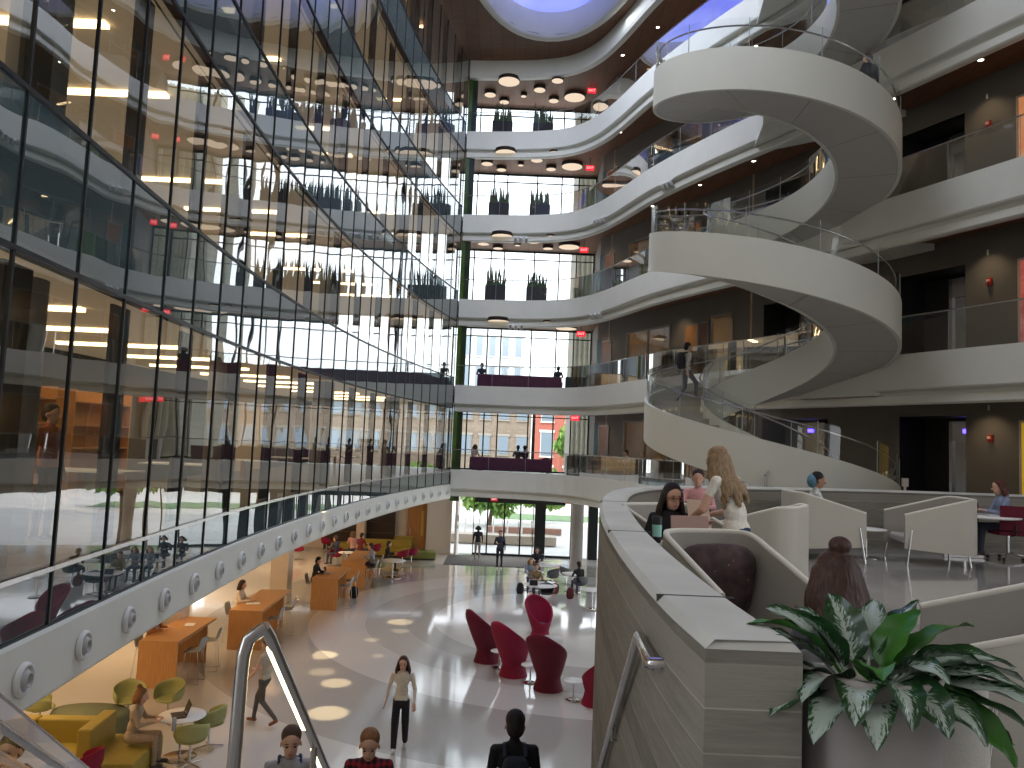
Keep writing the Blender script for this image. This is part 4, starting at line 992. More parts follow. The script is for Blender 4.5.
# ================================================================== GROUND FLOOR THINGS
def G(px, py, z=0): p = uz(px, py, z); return (p.x, p.y, z)
high_back_chair('dark crimson high-backed chair, leftmost of the group on the hall floor', G(487, 661), R(-62), MAROON)
high_back_chair('bright crimson high-backed chair in the middle front, seen from behind', G(513, 675), R(-48), RED)
high_back_chair('dark crimson high-backed chair nearest the front of the group', G(548, 689), R(-28), MAROON)
high_back_chair('crimson high-backed chair facing the camera beside a white ottoman', G(540, 638), R(205), RED).scale = (.88, .88, .86)
high_back_chair('crimson high-backed chair half hidden behind the concrete wall', G(597, 704), R(60), RED)
side_table('small white side table left between the crimson chairs', G(499, 668))
side_table('small white side table between the two front crimson chairs', G(530, 683))
side_table('small white side table right of the nearest crimson chair', G(573, 700))
ot = thing('ottoman', 'round off-white ottoman beside the crimson chair that faces the camera', 'ottoman', G(552, 652)); MB().lathe([(.001, 0), (.27, 0), (.30, .05), (.31, .36), (.28, .42), (.001, .43)], n=28).build('cushion', mat('ottoman_white', (.55, .53, .50), .8), ot)
# wooden tables with stools
tabs = []
for (a, b, L_, lab) in (((135, 688), (175, 689), 2.5, 'wooden high table nearest the camera on the left'), ((225, 650), (261, 650), 3.0, 'wooden high table second from the camera, with an open book'), ((310, 610), (336, 610), 2.5, 'wooden high table third from the camera with clear end panel'), ((336, 588), (368, 590), 3.0, 'wooden high table farthest from the camera, partly behind another')):
    p, q = G(*a), G(*b); c = ((p[0]+q[0])/2, (p[1]+q[1])/2, 0); rz = -math.atan2(p[1]-q[1], q[0]-p[0])*0+R(1.5)
    tabs.append((c, rz, L_)); wood_table(lab, c, rz, L_)
s0 = None
def put_stool(c, lab, rz):
    global s0
    if s0 is None: s0 = stool(lab, c, rz); return s0
    return dup(s0, c, rz, lab)
nm_t = ['nearest', 'second', 'third', 'farthest']
for i, (c, rz, L_) in enumerate(tabs):
    for j, (dx, fy) in enumerate(((.62, .22), (.62, .62), (-.62, .3), (-.62, .75))):
        if (i, j) in ((3, 2),): continue
        put_stool((c[0]+dx, c[1]+L_*fy, 0), 'grey bar stool at the %s wooden table, %s side, %s end' % (nm_t[i], 'aisle' if dx > 0 else 'wall', 'near' if fy < .5 else 'far'), R(90 if dx > 0 else -90)+.2*(j % 2))
def at_tab(i, side, f, z=0): c, rz, L_ = tabs[i]; return (c[0]+side, c[1]+L_*f, z)
HS = dict(hipR=(.09, 0, .50), hipL=(-.09, 0, .50))
def sit(label, loc, rz, seat=.46, **kw):
    o, J, hp = person(label, (loc[0], loc[1], loc[2]+seat-.42), rz, 'sit', **kw); return o, J, hp
sit('person in an orange brown jacket leaning on the nearest wooden table', at_tab(0, -.60, .35), R(-90), .78, top=(.33, .13, .05), legs=(.05, .06, .10), hair=(.06, .04, .03), j=dict(hed=(0, .22, 1.12), nek=(0, .13, 1.0)))
sit('woman with dark curly hair in a cream top at the second wooden table', at_tab(1, -.60, .35), R(-90), .78, top=(.70, .60, .48), legs=(.3, .17, .08), hair=(.03, .02, .015), hairlen=.16, female=True)
sit('person in black with black hair at the third wooden table', at_tab(2, -.58, .33), R(-90), .78, top=(.02, .02, .025), legs=(.04, .04, .05), hair=(.015, .012, .01), j=dict(hed=(0, .14, 1.15)))
sit('person in a grey shirt with dark hair at the farthest wooden table', at_tab(3, .62, .28), R(90), .78, top=(.28, .31, .36), legs=(.05, .05, .07), hair=(.03, .02, .015))
p = at_tab(1, .0, .3); bk = thing('open_book', 'open book lying on the second wooden table', 'book', (p[0]-.1, p[1], 1.062), .3); MB().box((-.1, 0, .008), (.19, .27, .016)).build('left_pages', mat('paper', (.75, .73, .68), .8), bk); MB().box((.1, 0, .008), (.19, .27, .016)).build('right_pages', mat('paper', (.75, .73, .68), .8), bk)
p = at_tab(0, .05, .65); tag(MB().box((p[0], p[1], 1.066), (.22, .30, .008), .2).build('paper_sheet', mat('paper', (.75, .73, .68), .8)), 'loose white sheet on the nearest wooden table', 'paper')
p = at_tab(2, -.1, .42); laptop('small dark tablet-like laptop on the third wooden table', (p[0], p[1], 1.062), R(90))
# far-left seating: green table, red tub chairs, yellow sofas
gt = side_table('long pale table with a white pedestal near the far-left sofas', G(392, 578), .55, .74, 'cafe_table')
tc1 = tub_chair('tub_chair', 'crimson tub chair right of the pale table near the orange door', G(402, 566), R(70), RED)
for px, py, rz, lab in ((411, 564, 60, 'crimson tub chair nearest the orange door'), (298, 560, -60, 'crimson tub chair left of the cream pier'), (304, 551, -80, 'crimson tub chair behind the left cream pier'), (326, 552, -70, 'crimson tub chair between the pier and the seated group'), (335, 566, 140, 'crimson tub chair with its back to the wooden tables'), (374, 560, 100, 'crimson tub chair left of the person in black')):
    dup(tc1, G(px, py), R(rz), lab)
def bench(name, label, loc, rz, L_, d, h, m, back=True, hb=.75):
    t = thing(name, label, 'sofa', loc, rz)
    mb = MB(); mb.prism([(x, y) for x, y in rounded(L_, d, .05)], .08, h); mb.build('seat', m, t, bevel=.02)
    if back: MB().box((0, -d/2+.09, hb/2+.05), (L_, .18, hb)).build('backrest', m, t, bevel=.025)
    MB().box((0, 0, .04), (L_-.1, d-.1, .08)).build('plinth', BLACK, t); return t
bench('bench_sofa', 'long mustard sofa along the dark cabinets in the far left corner', G(372, 551), R(180), 4.2, .8, .42, YELLOW)
bench('bench_sofa', 'short mustard sofa beside the pale table', G(383, 556), R(180), 2.6, .8, .42, YELLOW)
bench('ottoman_bench', 'low olive bench in front of the orange door', G(418, 559), R(10), 1.7, .8, .40, mat('olive_fabric', (.16, .19, .05), .8), False)
gch = tub_chair('tub_chair', 'pale green tub chair in front of the farthest wooden table', G(379, 577), R(-20), GREENCH)
sit('person in black with a laptop at the pale table', G(385, 572), R(-75), .46, top=(.02, .02, .02), legs=(.03, .03, .04), hair=(.02, .015, .01))
sit('person in dark clothes at the far left table, facing left', G(336, 566), R(60), .46, top=(.05, .06, .10), hair=(.05, .03, .02))
sit('person in a pink top sitting in the far left corner', G(352, 560), R(20), .46, top=(.55, .30, .28), hair=(.12, .07, .03), hairlen=.2, female=True)
sit('person in a dark red top at the far left corner', G(359, 562), R(-30), .46, top=(.16, .02, .03), hair=(.03, .02, .02))
p = G(346, 569); side_table('white round table between the seated people at the far left', p, .38, .74, 'cafe_table')
# lower left corner: mustard sofa group
def modular():
    c = G(152, 742); t = thing('modular_sofa', 'large mustard leather L-shaped sofa at the lower left', 'sofa', (-6.55, 13.9, 0), R(4))
    L_ = [('seat', (-1.02, -.35, .22), (.98, .95, .36)), ('seat', (-2.02, -.35, .22), (.98, .95, .36)), ('seat', (-3.02, -.35, .22), (.98, .95, .36)), ('seat', (.0, -.10, .22), (1.02, 1.35, .36))]
    for n_, c_, d_ in L_: MB().box(c_, d_).build(n_, YELLOW, t, bevel=.03)
    for x in (-1.02, -2.02, -3.02): MB().box((x, .24, .42), (.98, .24, .74)).build('backrest', YELLOW, t, bevel=.03)
    MB().box((-.42, -.02, .46), (.24, 1.0, .78)).build('backrest', YELLOW, t, bevel=.03)
    MB().box((-1.5, -.2, .02), (3.8, .9, .04)).build('plinth', BLACK, t); return t
modular()
ov = thing('oval_ottoman', 'large oval grey green ottoman behind the mustard sofa', 'ottoman', (-7.95, 15.5, 0)); mb = MB()
mb.lathe([(.001, 0), (.7, 0), (.75, .04), (.77, .34), (.72, .42), (.001, .43)], n=40); mb.v = [(x, y*.55, z) for x, y, z in mb.v]; mb.build('cushion', mat('grey_green_fabric', (.15, .17, .10), .85, var=.05), ov)
tw = side_table('round white cafe table with a black laptop on it', G(179, 757), .42, .74, 'cafe_table')
p = uz(178, 717, .75); laptop('black open laptop on the round white cafe table', (p.x-.02, p.y+.06, .752), R(-60), (.04, .04, .05))
p = uz(178, 726, .75); tag(MB().lathe([(.001, 0), (.033, 0), (.035, .2), (.03, .22), (.001, .22)], (p.x+.02, p.y-.22, .752), 16).build('tumbler', mat('tumbler_grey', (.35, .40, .42), .2)), 'grey tumbler standing beside the black laptop', 'cup')
for px, py, rz, lab in ((208, 748, 75, 'olive tub chair right of the round cafe table'), (189, 766, 20, 'olive tub chair in front of the round cafe table'), (167, 722, 165, 'olive tub chair behind the round cafe table'), (127, 724, -150, 'olive tub chair behind the woman on the mustard sofa'), (38, 732, -60, 'olive tub chair at the far left under the white band')):
    dup(gch, G(px, py), R(rz), lab)
w1, J1, _ = sit('woman with auburn hair in a beige coat on the mustard sofa using a laptop', (-6.42, 13.95, 0), R(-78), .46, top=(.42, .33, .23), legs=(.40, .31, .22), shoes=(.1, .08, .07), hair=(.24, .10, .03), hairlen=.13, bun=True, female=True)
ct = thing('coffee_table', 'low pale wood table at the bottom left corner', 'table', (-8.0, 12.9, 0)); MB().box((0, 0, .40), (1.3, .6, .04)).build('tabletop', mat('pale_wood', (.62, .46, .28), .4), ct)
for x in (-.55, .55): MB().box((x, 0, .19), (.05, .5, .38)).build('leg', BLACK, ct)
dup(gch, (-8.35, 13.55, 0), R(170), 'olive tub chair behind the low pale wood table')
dup(tc1, (-6.6, 12.75, 0), R(80), 'crimson tub chair at the bottom left corner in front of the mustard sofa')
# walkers
person('woman in a cream sweater and wide black trousers walking toward the camera', G(399, 749), R(180), 'walk', top=(.66, .60, .50), legs=(.015, .015, .02), shoes=(.6, .6, .6), hair=(.07, .035, .02), hairlen=.36, female=True, face=True, lw=1.35, j=dict(anL=(-.09, -.12, .14), anR=(.09, .16, .10), knR=(.09, .12, .53), elR=(.26, -.04, 1.13), wrR=(.30, .02, .90), elL=(-.25, .0, 1.13), wrL=(-.26, .10, .90)))
person('man in a beige shirt, grey trousers and brown shoes striding to the left', G(262, 725), R(75), 'walk', top=(.50, .42, .32), legs=(.10, .09, .08), shoes=(.20, .07, .02), hair=(.10, .06, .04), j=dict(wrR=(.2, .28, 1.05), elR=(.24, .04, 1.1)), sleeve='short', vox=.011)
person('person in a black hooded jacket and grey trousers walking to the doors', G(477, 561), R(10), 'stand', top=(.015, .015, .018), legs=(.30, .28, .26), shoes=(.4, .4, .4), hair=(.01, .01, .01), hairlen=.1, j=dict(knL=(-.09, .05, .5), anL=(-.1, .12, .09)))
person('person in a dark jacket and white shoes standing on the entrance mat edge', G(499, 569), R(180), 'stand', top=(.03, .035, .05), legs=(.02, .02, .03), shoes=(.8, .8, .8), hair=(.03, .02, .02), H=1.78, face=False, j=dict(wrR=(.12, .2, 1.15), elR=(.25, -.03, 1.12)))
# people going down the stair at the bottom edge
def stairz(y): return max(0, ZL-.56*(y-2.5))
a = uy(516, 708, 7.5); o, J, _ = person('man in a black shirt with a black backpack seen from behind', (a.x, 7.5, a.z-1.83), R(4), 'stand', top=(.012, .012, .015), legs=(.03, .03, .04), hair=(.012, .01, .01), H=1.78, vox=.011); worn_pack(o, J, (.02, .025, .04))
a = uy(292, 727, 7.5); o, J, _ = person('man in a grey shirt with dark blue backpack straps climbing the stair', (a.x, 7.5, a.z-1.80), R(195), 'stand', top=(.32, .32, .34), legs=(.06, .07, .10), hair=(.07, .04, .025), H=1.78, vox=.009, face=True); worn_pack(o, J, (.02, .025, .06))
a = uy(371, 727, 7.5); o, J, _ = person('man in a red and black plaid shirt looking down on the stair', (a.x, 7.5, a.z-1.78), R(185), 'stand', top=(.14, .012, .02), legs=(.03, .03, .05), hair=(.22, .10, .04), H=1.76, vox=.009, face=True, j=dict(look=(0, 1, -.7), hed=(0, .06, 1.59)))
def plaid(o):
    m = bpy.data.materials.new('plaid_cloth'); nt, N, L = nodes(m); out = N.new('ShaderNodeOutputMaterial'); b = N.new('ShaderNodeBsdfPrincipled'); L.new(b.outputs[0], out.inputs[0]); b.inputs['Roughness'].default_value = .9
    tc = N.new('ShaderNodeTexCoord'); fs = []
    for ax in ('X', 'Z'):
        w = N.new('ShaderNodeTexWave'); w.bands_direction = ax; w.inputs['Scale'].default_value = 5.5; L.new(tc.outputs['Object'], w.inputs['Vector']); fs.append(w)
    ad = N.new('ShaderNodeMath'); L.new(fs[0].outputs['Fac'], ad.inputs[0]); L.new(fs[1].outputs['Fac'], ad.inputs[1]); r = N.new('ShaderNodeValToRGB'); r.color_ramp.elements[0].position = .3; r.color_ramp.elements[0].color = (.02, .01, .015, 1); r.color_ramp.elements[1].position = .9; r.color_ramp.elements[1].color = (.28, .015, .03, 1)
    md = N.new('ShaderNodeMath'); md.operation = 'MULTIPLY'; md.inputs[1].default_value = .6; L.new(ad.outputs[0], md.inputs[0]); L.new(md.outputs[0], r.inputs[0]); L.new(r.outputs[0], b.inputs['Base Color']); o.data.materials[1] = m
plaid(o)
# far centre study tables
for px, py, r_, h, lab in ((540, 605, .62, .74, 'round white table nearest the crimson chairs with people behind it'), (531, 590, .5, .74, 'round white table in the middle of the study group'), (548, 582, .6, .74, 'white table farthest back in the study group'), (592, 610, .45, .74, 'small round table at the edge of the concrete wall'), (572, 592, .45, .74, 'small white table left of the person in black by the wall')):
    side_table(lab, G(px, py), r_, h, 'cafe_table')
sit('person in a black top with a laptop, farthest back in the study group', G(536, 578), R(180), .46, top=(.02, .02, .025), hair=(.02, .015, .01), hairlen=.1)
sit('person in a blue grey sweater in the middle of the study group', G(530, 592), R(180), .46, top=(.22, .26, .32), hair=(.20, .12, .06), hairlen=.2, female=True)
sit('person in an olive top bent over a laptop at the nearest round table', G(535, 599), R(185), .46, top=(.20, .15, .07), hair=(.12, .06, .03))
sit('person in a black jacket seen from behind beside the concrete wall', G(579, 597), R(20), .46, top=(.018, .018, .02), hair=(.02, .015, .01))
c0 = tub_chair('study_chair', 'black study chair under the person beside the concrete wall', G(580, 596), R(20), mat('study_grey', (.12, .13, .13), .6))
for px, py, rz, lab in ((546, 606, 180, 'grey study chair at the right of the nearest round table'), (552, 588, 100, 'grey study chair in the middle of the study group'), (566, 585, -60, 'grey study chair left of the person in black by the wall')): dup(c0, G(px, py), R(rz), lab)
for px, py, lab, z in ((541, 556, 'white laptop in front of the farthest person in the study group', .75), (529, 567, 'white laptop in front of the person in the blue grey sweater', .75), (534, 583, 'white laptop on the nearest round table', .75)):
    p = G(px, py+4, .752); laptop(lab, p, R(5), (.75, .76, .78))
backpack('black backpack on the floor left of the nearest round table', G(520, 594), 0, (.015, .015, .02))
backpack('maroon backpack standing right of the study tables', G(555, 594), .4, (.20, .03, .04))
backpack('dark red backpack on the floor beside the concrete wall', G(570, 599), .2, (.12, .015, .02))
backpack('black backpack on the floor under the third wooden table stools', at_tab(2, .62, .85), .2, (.012, .012, .014))
rv = thing('robot_vacuum_stand', 'x', 'x') if False else None
# ================================================================== LOUNGE ON THE RIGHT
def LG(px, py, z=ZL): p = uz(px, py, z); return (p.x, p.y, ZL)
screen_chair('grey screen chair with its side to the camera, woman with a blue scarf inside', (5.15, 12.75, ZL), R(-96), w_=1.0, d_=1.12, cushion=False)
screen_chair('grey screen chair facing left, right of the small pale blue table', (6.95, 12.7, ZL), R(82), w_=1.0, d_=1.15, cushion=False)
screen_chair('grey screen chair with a maroon seat, right of the blonde woman', (3.0, 9.2, ZL), R(55), w_=.95, d_=1.0, cushion=False, seat_m=MAROON)
screen_chair('grey screen chair with a speckled cushion nearest the concrete parapet', (1.56, 5.35, ZL), R(-166), w_=.76, d_=1.0)
screen_chair('grey screen chair behind the woman with glasses against the parapet', (1.78, 8.0, ZL), R(-150), w_=1.0, d_=1.0, cushion=False)
screen_chair('grey screen chair behind the plant, its side to the right of the planter', (1.42, 3.12, ZL), R(4), w_=.72, d_=.85, hb=.90, hf=.62, cushion=False)
screen_chair('grey screen chair with a speckled cushion right of the plant', (2.86, 4.05, ZL), R(73), w_=1.1, d_=1.05)
side_table('small round pale blue table between the two far grey screen chairs', (6.0, 12.95, ZL), .32, .48)
tk = thing('round_work_table', 'round white table with a chrome pedestal at the right edge of the lounge', 'table', (8.3, 13.5, ZL)); 
MB().lathe([(.001, .71), (.55, .71), (.57, .725), (.57, .735), (.55, .745), (.001, .745)], n=36).build('tabletop', mat('white_laminate', (.78, .78, .76), .3), tk)
MB().tube([(-.35, .0, .05), (-.35, 0, .71)], .03, 10).build('leg', CHROME, tk); MB().box((-.35, 0, .03), (.7, .06, .05)).build('foot_bar', CHROME, tk)
t1 = task_chair('maroon swivel chair with its back to the lounge, left of the white table', LG(965, 553), R(-35)); 
dup(t1, LG(1008, 560), R(-8), 'maroon swivel chair right in front of the curly haired woman')
dup(t1, (7.9, 13.9, ZL), R(-178), 'maroon swivel chair on the far side of the white table') if False else None
dup(t1, (2.95, 12.2, ZL), R(160), 'maroon swivel chair behind the blonde woman')
sit('curly brown-haired woman in a blue striped shirt at the right edge table', (8.78, 13.62, ZL), R(80), .46, top=(.22, .27, .40), legs=(.05, .06, .09), hair=(.09, .03, .02), hairlen=.16, female=True, j=dict(look=(0, 1, -.5)))
p = uz(986, 497, ZL+.75); laptop('silver laptop open on the round white table at the right edge', (8.28, 13.62, ZL+.747), R(80), (.6, .6, .58))
sit('woman with black hair and a blue scarf sitting in the far grey screen chair', (5.0, 12.75, ZL), R(-96), .46, top=(.60, .62, .62), legs=(.03, .04, .10), shoes=(.6, .6, .6), hair=(.015, .012, .012), bun=False, female=True, skin=1, j=dict(hed=(0, .11, 1.20), nek=(0, .06, 1.05), look=(0, 1, -.45)))
sc_ = MB().ell((0, 0, 0), (.098, .085, .115), 16, 10); o = sc_.build('head_scarf', cloth((.10, .22, .30))); o.location = (4.86, 12.78, ZL+1.25); par = [x for x in bpy.data.objects if x.get('label', '').startswith('woman with black hair and a blue scarf')][0]; 
o.location = (0, .012, 1.20); o.parent = par
sit('dark-haired person in a pink top behind the blonde woman', (2.95, 12.0, ZL), R(165), .46, top=(.62, .32, .33), hair=(.03, .02, .02), female=True)
# blonde woman standing
bx_, by_ = 2.12, 7.15
person('blonde woman in a white t-shirt and blue jeans standing with a sheet of paper', (bx_, by_, ZL), R(42), 'stand', top=(.72, .69, .63), legs=(.02, .05, .12), shoes=(.5, .5, .5), hair=(.27, .18, .10), hairlen=.43, female=True, sleeve='short', vox=.0085, H=1.72, face=True,
    j=dict(bel=(0, .02, 1.10), che=(0, .09, 1.27), nek=(0, .15, 1.42), hed=(0, .22, 1.55), shR=(.17, .12, 1.38), shL=(-.17, .12, 1.38), elR=(.25, .17, 1.10), wrR=(.13, .38, 1.04), elL=(-.25, .20, 1.12), wrL=(-.13, .40, 1.02), look=(.25, 1, -.45)))
gw, Jg, hpg = sit('woman with long dark hair and glasses in a black top holding papers', (1.56, 7.55, ZL+.04), R(-168), .46, top=(.02, .02, .025), legs=(.03, .04, .07), hair=(.02, .014, .012), hairlen=.42, female=True, face=True, vox=.0085, H=1.62,
    j=dict(look=(.0, 1, .12), elR=(.25, .08, .80), wrR=(.14, .26, .76), elL=(-.28, .08, .80), wrL=(-.30, .27, .92)))
GLS = mat('glasses_frame', (.35, .12, .08), .3)
gl_ = MB()
for s in (-1, 1):
    gl_.tube([hpg(s*.031+.024*math.cos(t), .088, .012+.019*math.sin(t)) for t in [2*math.pi*q/14 for q in range(15)]], .0028, 6, cap=False)
    gl_.tube([hpg(s*.055, .086, .015), hpg(s*.076, .0, .012)], .0025, 5)
gl_.tube([hpg(-.008, .09, .014), hpg(.008, .09, .014)], .0025, 5); gl_.build('glasses', GLS, gw)
# papers, folders, laptop between the two women
def sheet(name, label, cat, c, w_, h_, eul, m, th=.004):
    mb = MB(); mb.box((0, 0, 0), (w_, h_, th)); o = mb.build(name, m); o.location = c; o.rotation_euler = eul; return tag(o, label, cat)
cc = uy(699, 515, 7.42); sheet('paper_sheet', 'large cream sheet held between the two women', 'paper', tuple(cc), .24, .30, (R(68), R(4), R(18)), mat('cream_paper', (.72, .56, .44), .8))
cc = uy(690, 530, 6.9); lp = thing('laptop', 'pinkish laptop lid in front of the woman with glasses', 'laptop', tuple(cc), R(12)); MB().box((0, 0, 0), (.36, .012, .25), 0, Euler((R(-8), 0, 0)).to_matrix()).build('lid', mat('rose_lid', (.38, .24, .21), .4), lp, bevel=.004); MB().box((0, .13, -.13), (.36, .25, .014)).build('keyboard_base', mat('rose_lid', (.38, .24, .21), .4), lp)
ta = thing('tablet_arm_table', 'small grey swivel table under the pinkish laptop', 'table', (cc.x, cc.y+.13, ZL)); MB().box((0, 0, cc.z-ZL-.15), (.5, .36, .02)).build('tabletop', GREYIN, ta); MB().tube([(.2, .1, 0), (.2, .1, cc.z-ZL-.16)], .018, 8).build('pole', CHROME, ta); MB().lathe([(.001, .02), (.18, .015), (.18, 0), (.001, 0)], (.2, .1, 0)).build('base', CHROME, ta)
cc = uy(657, 528, 6.6); tm = thing('travel_mug', 'black travel mug with a mint green band at the left of the woman with glasses', 'cup', (cc.x, cc.y, cc.z-.12)); MB().lathe([(.001, 0), (.036, 0), (.042, .17), (.044, .20), (.040, .22), (.001, .222)], n=20).build('mug_body', BLACK, tm); MB().lathe([(.0385, .05), (.0425, .15)], n=20).build('mint_band', mat('mint', (.30, .62, .55), .4), tm)
tag(MB().box((cc.x+.06, cc.y, (cc.z-.12+ZL)/2), (.26, .30, cc.z-.12-ZL)).build('parapet_ledge_box', GREYIN), 'grey upholstered side box under the travel mug beside the parapet', 'box')
# brown haired woman with her back to the camera
sit('woman with brown wavy half-up hair seen from behind, above the plant', (1.46, 3.3, ZL), R(8), .44, top=(.10, .10, .12), legs=(.05, .06, .1), hair=(.05, .020, .012), hairlen=.27, female=True, bun=True, vox=.0085, H=1.58)
dev = thing('door_phone', 'small pale wall phone beside the elevator lobby on the second floor', 'phone', (uy(905, 482, 20.5).x, 20.5, 5.35)); MB().box((0, 0, 0), (.16, .06, .22)).build('housing', WHITE2, dev); MB().box((0, 0, -.5), (.05, .05, .8)).build('stand', WHITE2, dev)
# ---- potted plant
pot = thing('potted_plant', 'leafy silver-green plant in a tall round greige planter at the end of the parapet', 'plant', (1.235, 2.66, ZL))
MB().lathe([(.001, 0), (.19, 0), (.215, .4), (.235, .93), (.238, .95), (.225, .955), (.215, .94), (.21, .86), (.001, .86)], n=48).build('planter', mat('greige_planter', (.30, .28, .26), .55, var=.03), pot)
MB().lathe([(.212, .87), (.1, .885), (.001, .89)], n=24).build('soil', mat('soil', (.03, .02, .015), .95, var=.3, scale=30), pot)
def leafmat():
    m = bpy.data.materials.new('silver_leaf'); nt, N, L = nodes(m); out = N.new('ShaderNodeOutputMaterial'); b = N.new('ShaderNodeBsdfPrincipled'); L.new(b.outputs[0], out.inputs[0])
    uv = N.new('ShaderNodeUVMap'); uv.uv_map = 'uv'; sep = N.new('ShaderNodeSeparateXYZ'); L.new(uv.outputs[0], sep.inputs[0])
    ab = N.new('ShaderNodeMath'); ab.operation = 'ABSOLUTE'; L.new(sep.outputs[0], ab.inputs[0])
    mp = N.new('ShaderNodeMapping'); mp.inputs['Scale'].default_value = (1.2, 7, 1); 
    sk_ = N.new('ShaderNodeMath'); sk_.operation = 'MULTIPLY_ADD'; sk_.inputs[1].default_value = -.25; L.new(ab.outputs[0], sk_.inputs[0]); L.new(sep.outputs[1], sk_.inputs[2])
    cb = N.new('ShaderNodeCombineXYZ'); L.new(sep.outputs[0], cb.inputs[0]); L.new(sk_.outputs[0], cb.inputs[1]); L.new(cb.outputs[0], mp.inputs[0])
    nz = N.new('ShaderNodeTexNoise'); nz.inputs['Scale'].default_value = 3.2; nz.inputs['Detail'].default_value = 4; L.new(mp.outputs[0], nz.inputs['Vector'])
    a1 = N.new('ShaderNodeMath'); a1.operation = 'MULTIPLY_ADD'; a1.inputs[1].default_value = -.42; L.new(ab.outputs[0], a1.inputs[0]); L.new(nz.outputs['Fac'], a1.inputs[2])
    oi = N.new('ShaderNodeObjectInfo'); a2 = N.new('ShaderNodeMath'); a2.operation = 'MULTIPLY_ADD'; a2.inputs[1].default_value = .26; L.new(oi.outputs['Random'], a2.inputs[0]); L.new(a1.outputs[0], a2.inputs[2])
    rp = N.new('ShaderNodeValToRGB'); e = rp.color_ramp.elements; e[0].position = .28; e[0].color = (.010, .045, .012, 1); e[1].position = .46; e[1].color = (.33, .40, .35, 1); x = e.new(.37); x.color = (.03, .085, .03, 1)
    L.new(a2.outputs[0], rp.inputs[0])
    st_ = N.new('ShaderNodeValToRGB'); st_.color_ramp.elements[0].position = .03; st_.color_ramp.elements[0].color = (.45, .5, .38, 1); st_.color_ramp.elements[1].position = .07; st_.color_ramp.elements[1].color = (0, 0, 0, 1); L.new(ab.outputs[0], st_.inputs[0])
    mx = N.new('ShaderNodeMixRGB'); mx.blend_type = 'LIGHTEN'; mx.inputs[0].default_value = .45; L.new(rp.outputs[0], mx.inputs[1]); L.new(st_.outputs[0], mx.inputs[2])
    L.new(mx.outputs[0], b.inputs['Base Color']); b.inputs['Roughness'].default_value = .32; b.inputs['Coat Weight'].default_value = .25
    return m
LM = leafmat(); LG_ = mat('plain_green_leaf', (.025, .12, .012), .35, scale=4, col2=(.05, .17, .02))
def leaf(az, L_, wd, rise, droop, base, m=None, roll=0, twist=0):
    """blade arching out in direction az (deg), starting at base"""
    A = R(az); out = Vector((math.cos(A), math.sin(A), 0)); side = Vector((-math.sin(A), math.cos(A), 0)); n = 14; P = []; UV = []
    p = Vector(base); el = R(rise); pts = [p.copy()]; nrm = []
    for i in range(n+5):
        d = out*math.cos(el)+Vector((0, 0, 1))*math.sin(el); nrm.append(Vector((0, 0, 1))*math.cos(el)-out*math.sin(el)); p = p+d*(L_/(n+4)); pts.append(p.copy()); el -= R(droop)/(n+4)*(.4+1.2*i/(n+4))
    mb = MB(); mb.tube(pts[:6], .006, 6)
    nb = len(mb.v)
    for i in range(n+1):
        t = i/n; w_ = wd*(math.sin(math.pi*min(1, t**.72))**.8)*(1-.15*t)+.0012; c = pts[min(i+4, len(pts)-1)]; nn = nrm[min(i+4, len(nrm)-1)]
        rl = R(roll)*t*.7+R(twist); s_ = side*math.cos(rl)+nn*math.sin(rl); n2 = nn*math.cos(rl)-side*math.sin(rl); row = []
        for j in range(9):
            u = j/4-1; row.append(c+s_*(u*w_)+n2*(abs(u)**1.4*w_*.34+.006*math.sin(t*19+u*2)*abs(u))); UV.append((u, t))
        P.append(row)
    mb.grid(P, True); me = mb.mesh('leaf', m or LM); uvl = me.uv_layers.new(name='uv')
    for pl in me.polygons:
        for li in pl.loop_indices:
            vi = me.loops[li].vertex_index; uvl.data[li].uv = UV[vi-nb] if vi >= nb else (0, 0)
    o = bpy.data.objects.new('leaf', me); COL.objects.link(o); o.parent = pot; return o
rl = random.Random(11); bz = .87
SP_ = [ # az, length, halfwidth, rise, droop, plain?
 (182, .46, .055, 48, 80, 0), (168, .44, .050, 60, 95, 1), (195, .42, .052, 30, 75, 0), (205, .40, .052, 15, 60, 0), (215, .36, .052, 38, 105, 0), (150, .40, .050, 62, 70, 0),
 (240, .34, .055, 40, 130, 0), (268, .36, .058, 48, 150, 0), (288, .34, .055, 34, 120, 0), (125, .34, .052, 66, 60, 0), (95, .36, .054, 70, 50, 0), (60, .38, .052, 66, 60, 0), (35, .42, .050, 58, 45, 0),
 (12, .46, .046, 50, 60, 1), (356, .48, .050, 38, 70, 0), (345, .50, .048, 30, 75, 0), (335, .54, .048, 22, 70, 0), (325, .52, .046, 18, 80, 0), (318, .44, .05, 12, 85, 1), (305, .38, .05, 25, 100, 0), (5, .56, .045, 24, 58, 0),
 (350, .58, .040, 16, 52, 1), (225, .40, .05, 12, 70, 0), (255, .30, .05, 60, 100, 1), (175, .34, .05, 72, 60, 0), (330, .36, .05, 58, 90, 0), (300, .30, .052, 62, 110, 0), (20, .34, .05, 74, 60, 1), (80, .30, .05, 60, 70, 0), (250, .36, .052, 20, 95, 0), (340, .42, .046, 5, 60, 0), (190, .36, .05, 5, 60, 0)]
for az, L_, wd, ri, dr_, pl in SP_:
    a = R(az); leaf(az, L_*.98, wd*1.38, ri, dr_, (.05*math.cos(a), .05*math.sin(a), bz), LG_ if pl else None, rl.uniform(-25, 25), rl.uniform(-18, 18))
